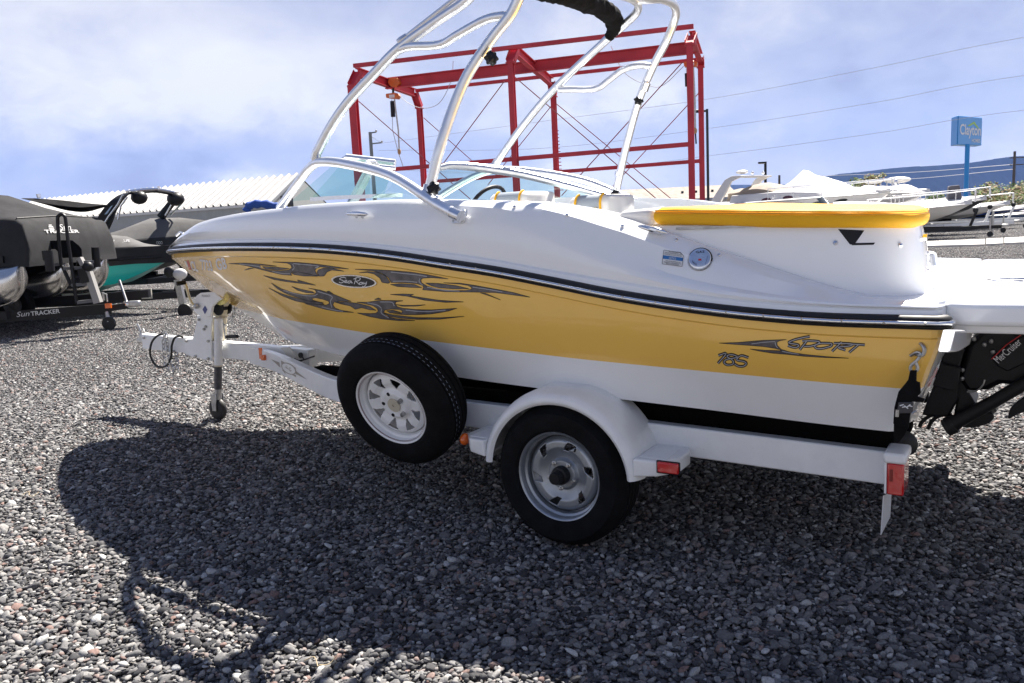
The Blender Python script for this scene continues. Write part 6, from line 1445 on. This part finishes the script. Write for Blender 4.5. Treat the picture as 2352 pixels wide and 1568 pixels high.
# tower boat behind
b_ = at_depth(520, 585, 19.4); s_ = b_ - eb * 6.6
e, sec, Lb = craft('tower_boat', 'black boat under a cover with a black wakeboard tower and round speakers', 'boat', b_, s_, 2.5, .45, 1.15, 1.12, black_p, black_p, rake=.4)
z0_ = sec(0)[2]
cv = cover(e, sec, Lb, [(0, 1.40, .5), (.4, 1.68, .5), (1.0, 1.78, .55), (1.7, 1.80, .55), (2.2, 1.62, .5), (2.8, 1.42, .5), (6.4, 1.35, .7)], black_p if False else cvm, gcv)  # black cover with a grey top: its sunlit look is put into the colour
def Tn(cx, cy, d): return e.matrix_basis.inverted() @ at_depth(236.1 + cx / 4.425, 413.2 + cy / 4.425, d)
bv_ = bvh_of([cv] + [c for c in e.children if c.name.startswith('hull')]); text_on(e, bv_, 'OOO', 'cover_lettering', lp, (236.1 + 545 / 4.425, 413.2 + 655 / 4.425), (236.1 + 608 / 4.425, 413.2 + 652 / 4.425), .07)
dN, dF = 17.6, 19.4
legp = [Tn(-60, 560, dN), Tn(10, 430, dN), Tn(60, 320, dN), Tn(130, 220, dN), Tn(200, 155, dN + .1), Tn(255, 125, dN + .2)]
b = MB(); 
rows_ = []
for i, p in enumerate(crom(legp, 4)):
    w_2 = lerp(.20, .09, i / 20); rows_.append([p + V((-w_2, -.03, 0)), p + V((w_2, -.03, -.02)), p + V((w_2, .05, -.02)), p + V((-w_2, .05, 0))])
b.grid(rows_, 0, True); b.build('tower_leg', black_pl, e, ang=60)
MB().tube(crom([Tn(245, 122, dN + .2), Tn(400, 100, dN + .6), Tn(540, 95, dN + 1), Tn(700, 122, dN + 1.5), Tn(795, 160, dF)], 5), .035, 8).build('tower_top', chrome, e)
MB().tube(crom([Tn(250, 130, dN + .2), Tn(400, 118, dN + .6), Tn(540, 112, dN + 1), Tn(700, 140, dN + 1.5), Tn(785, 170, dF)], 5), .04, 8).build('tower_board', black_pl, e)
MB().tube([Tn(780, 170, dF), Tn(700, 235, dF), Tn(640, 310, dF), Tn(590, 380, dF)], [.08, .09, .09, .10], 8).build('tower_leg', black_pl, e)
for q in ([(205, 150), (150, 250), (60, 370), (10, 450)], [(250, 175), (185, 260), (155, 400)]): MB().tube([Tn(a, c, dN - .1) for a, c in q], .018, 6).build('tower_tube', chrome, e)
MB().tube(crom([Tn(790, 165, dF), Tn(825, 190, dF), Tn(800, 240, dF), Tn(690, 355, dF)], 4), .018, 6).build('tower_tube', chrome, e)
MB().tube([Tn(705, 235, dF - .1), Tn(635, 360, dF - .1)], .018, 6).build('tower_tube', chrome, e)
for a, c, d in ((370, 178, dN + .4), (740, 192, dF - .2)): MB().ball(Tn(a, c, d), .17 if a < 500 else .19, 16, (1, 1, .85)).build('tower_speaker', black_pl, e)
MB().tube([Tn(565, 62, dN + 1), Tn(568, 95, dN + 1)], .03, 8).build('tower_light', chrome, e)
q_ = [Tn(15, 350, dN - .08), Tn(85, 262, dN - .08), Tn(105, 252, dN - .08), Tn(42, 345, dN - .08)]
MB().add(q_, [(0, 1, 2, 3)]).build('tower_decal', mat('pale_blue_print', (.35, .45, .6), .5), e, smooth=False)
trailer('dark trailer under the tower boat', b_, s_, 2.5, .45, black_p, nose=1.2)
# blue furled canvas behind the bow
bc = crom([at_depth(566, 486, 21), at_depth(574, 472, 21), at_depth(600, 468, 21), at_depth(634, 474, 21), at_depth(660, 486, 21)], 5)
bt3 = MB().tube(bc, [.10 + .02 * sin(i * 1.7) for i in range(len(bc))], 12).build('furled_blue_canopy', mat('blue_canvas', (.02, .08, .35), .7, bump=.3, bs=12))
tag(bt3, 'furled bright blue canvas top showing above the bow of the sport boat', 'canopy')
# white winch housing near the bow, on the teal boat trailer
wq = empty('winch_housing'); wq.parent = tt
Mi = tt.matrix_basis.inverted()
def Un(cx, cy, d): return Mi @ at_depth(236.1 + cx / 4.425, 413.2 + cy / 4.425, d)
MB().ball(Un(785, 955, 14.3), .125, 14, (1, .7, .8)).build('winch_cap', wg, wq)
MB().ball(Un(675, 935, 14.3), .11, 12, (.9, .5, .9)).build('bow_roller', rubber, wq)
MB().beam(Un(760, 1010, 14.4), Un(830, 1330, 14.4), .10, .10).build('jack_tube', steel, wq)
MB().lathe(Un(845, 1325, 14.35), V((0, 1, 0)), [(0, 0), (.12, 0), (.13, .02), (.13, .05), (.12, .07), (0, .07)], 20).build('jack_wheel', rubber, wq)
MB().box(Un(445, 1155, 14.0), (.18, .02, .17)).build('trailer_placard', mat('cream_print', (.55, .53, .45), .6), wq)

# ---- air: thin haze over the whole yard, so that the hills fade to blue
hz = MB().hexa([V(p) for p in ((-2600, -70, -1.5), (2600, -70, -1.5), (2600, 4600, -1.5), (-2600, 4600, -1.5), (-2600, -70, 420), (2600, -70, 420), (2600, 4600, 420), (-2600, 4600, 420))]).build('haze', [], smooth=False)
hm = bpy.data.materials.new('thin_haze'); hm.use_nodes = True; t = hm.node_tree; t.nodes.clear(); o_ = t.nodes.new('ShaderNodeOutputMaterial'); v_ = t.nodes.new('ShaderNodeVolumePrincipled')
v_.inputs['Color'].default_value = (.26, .44, 1, 1); v_.inputs['Density'].default_value = .0001; t.links.new(v_.outputs[0], o_.inputs['Volume'])
hz.data.materials.append(hm); hz['kind'] = 'stuff'; tag(hz, 'thin blue haze lying over the yard and the hills', 'haze')
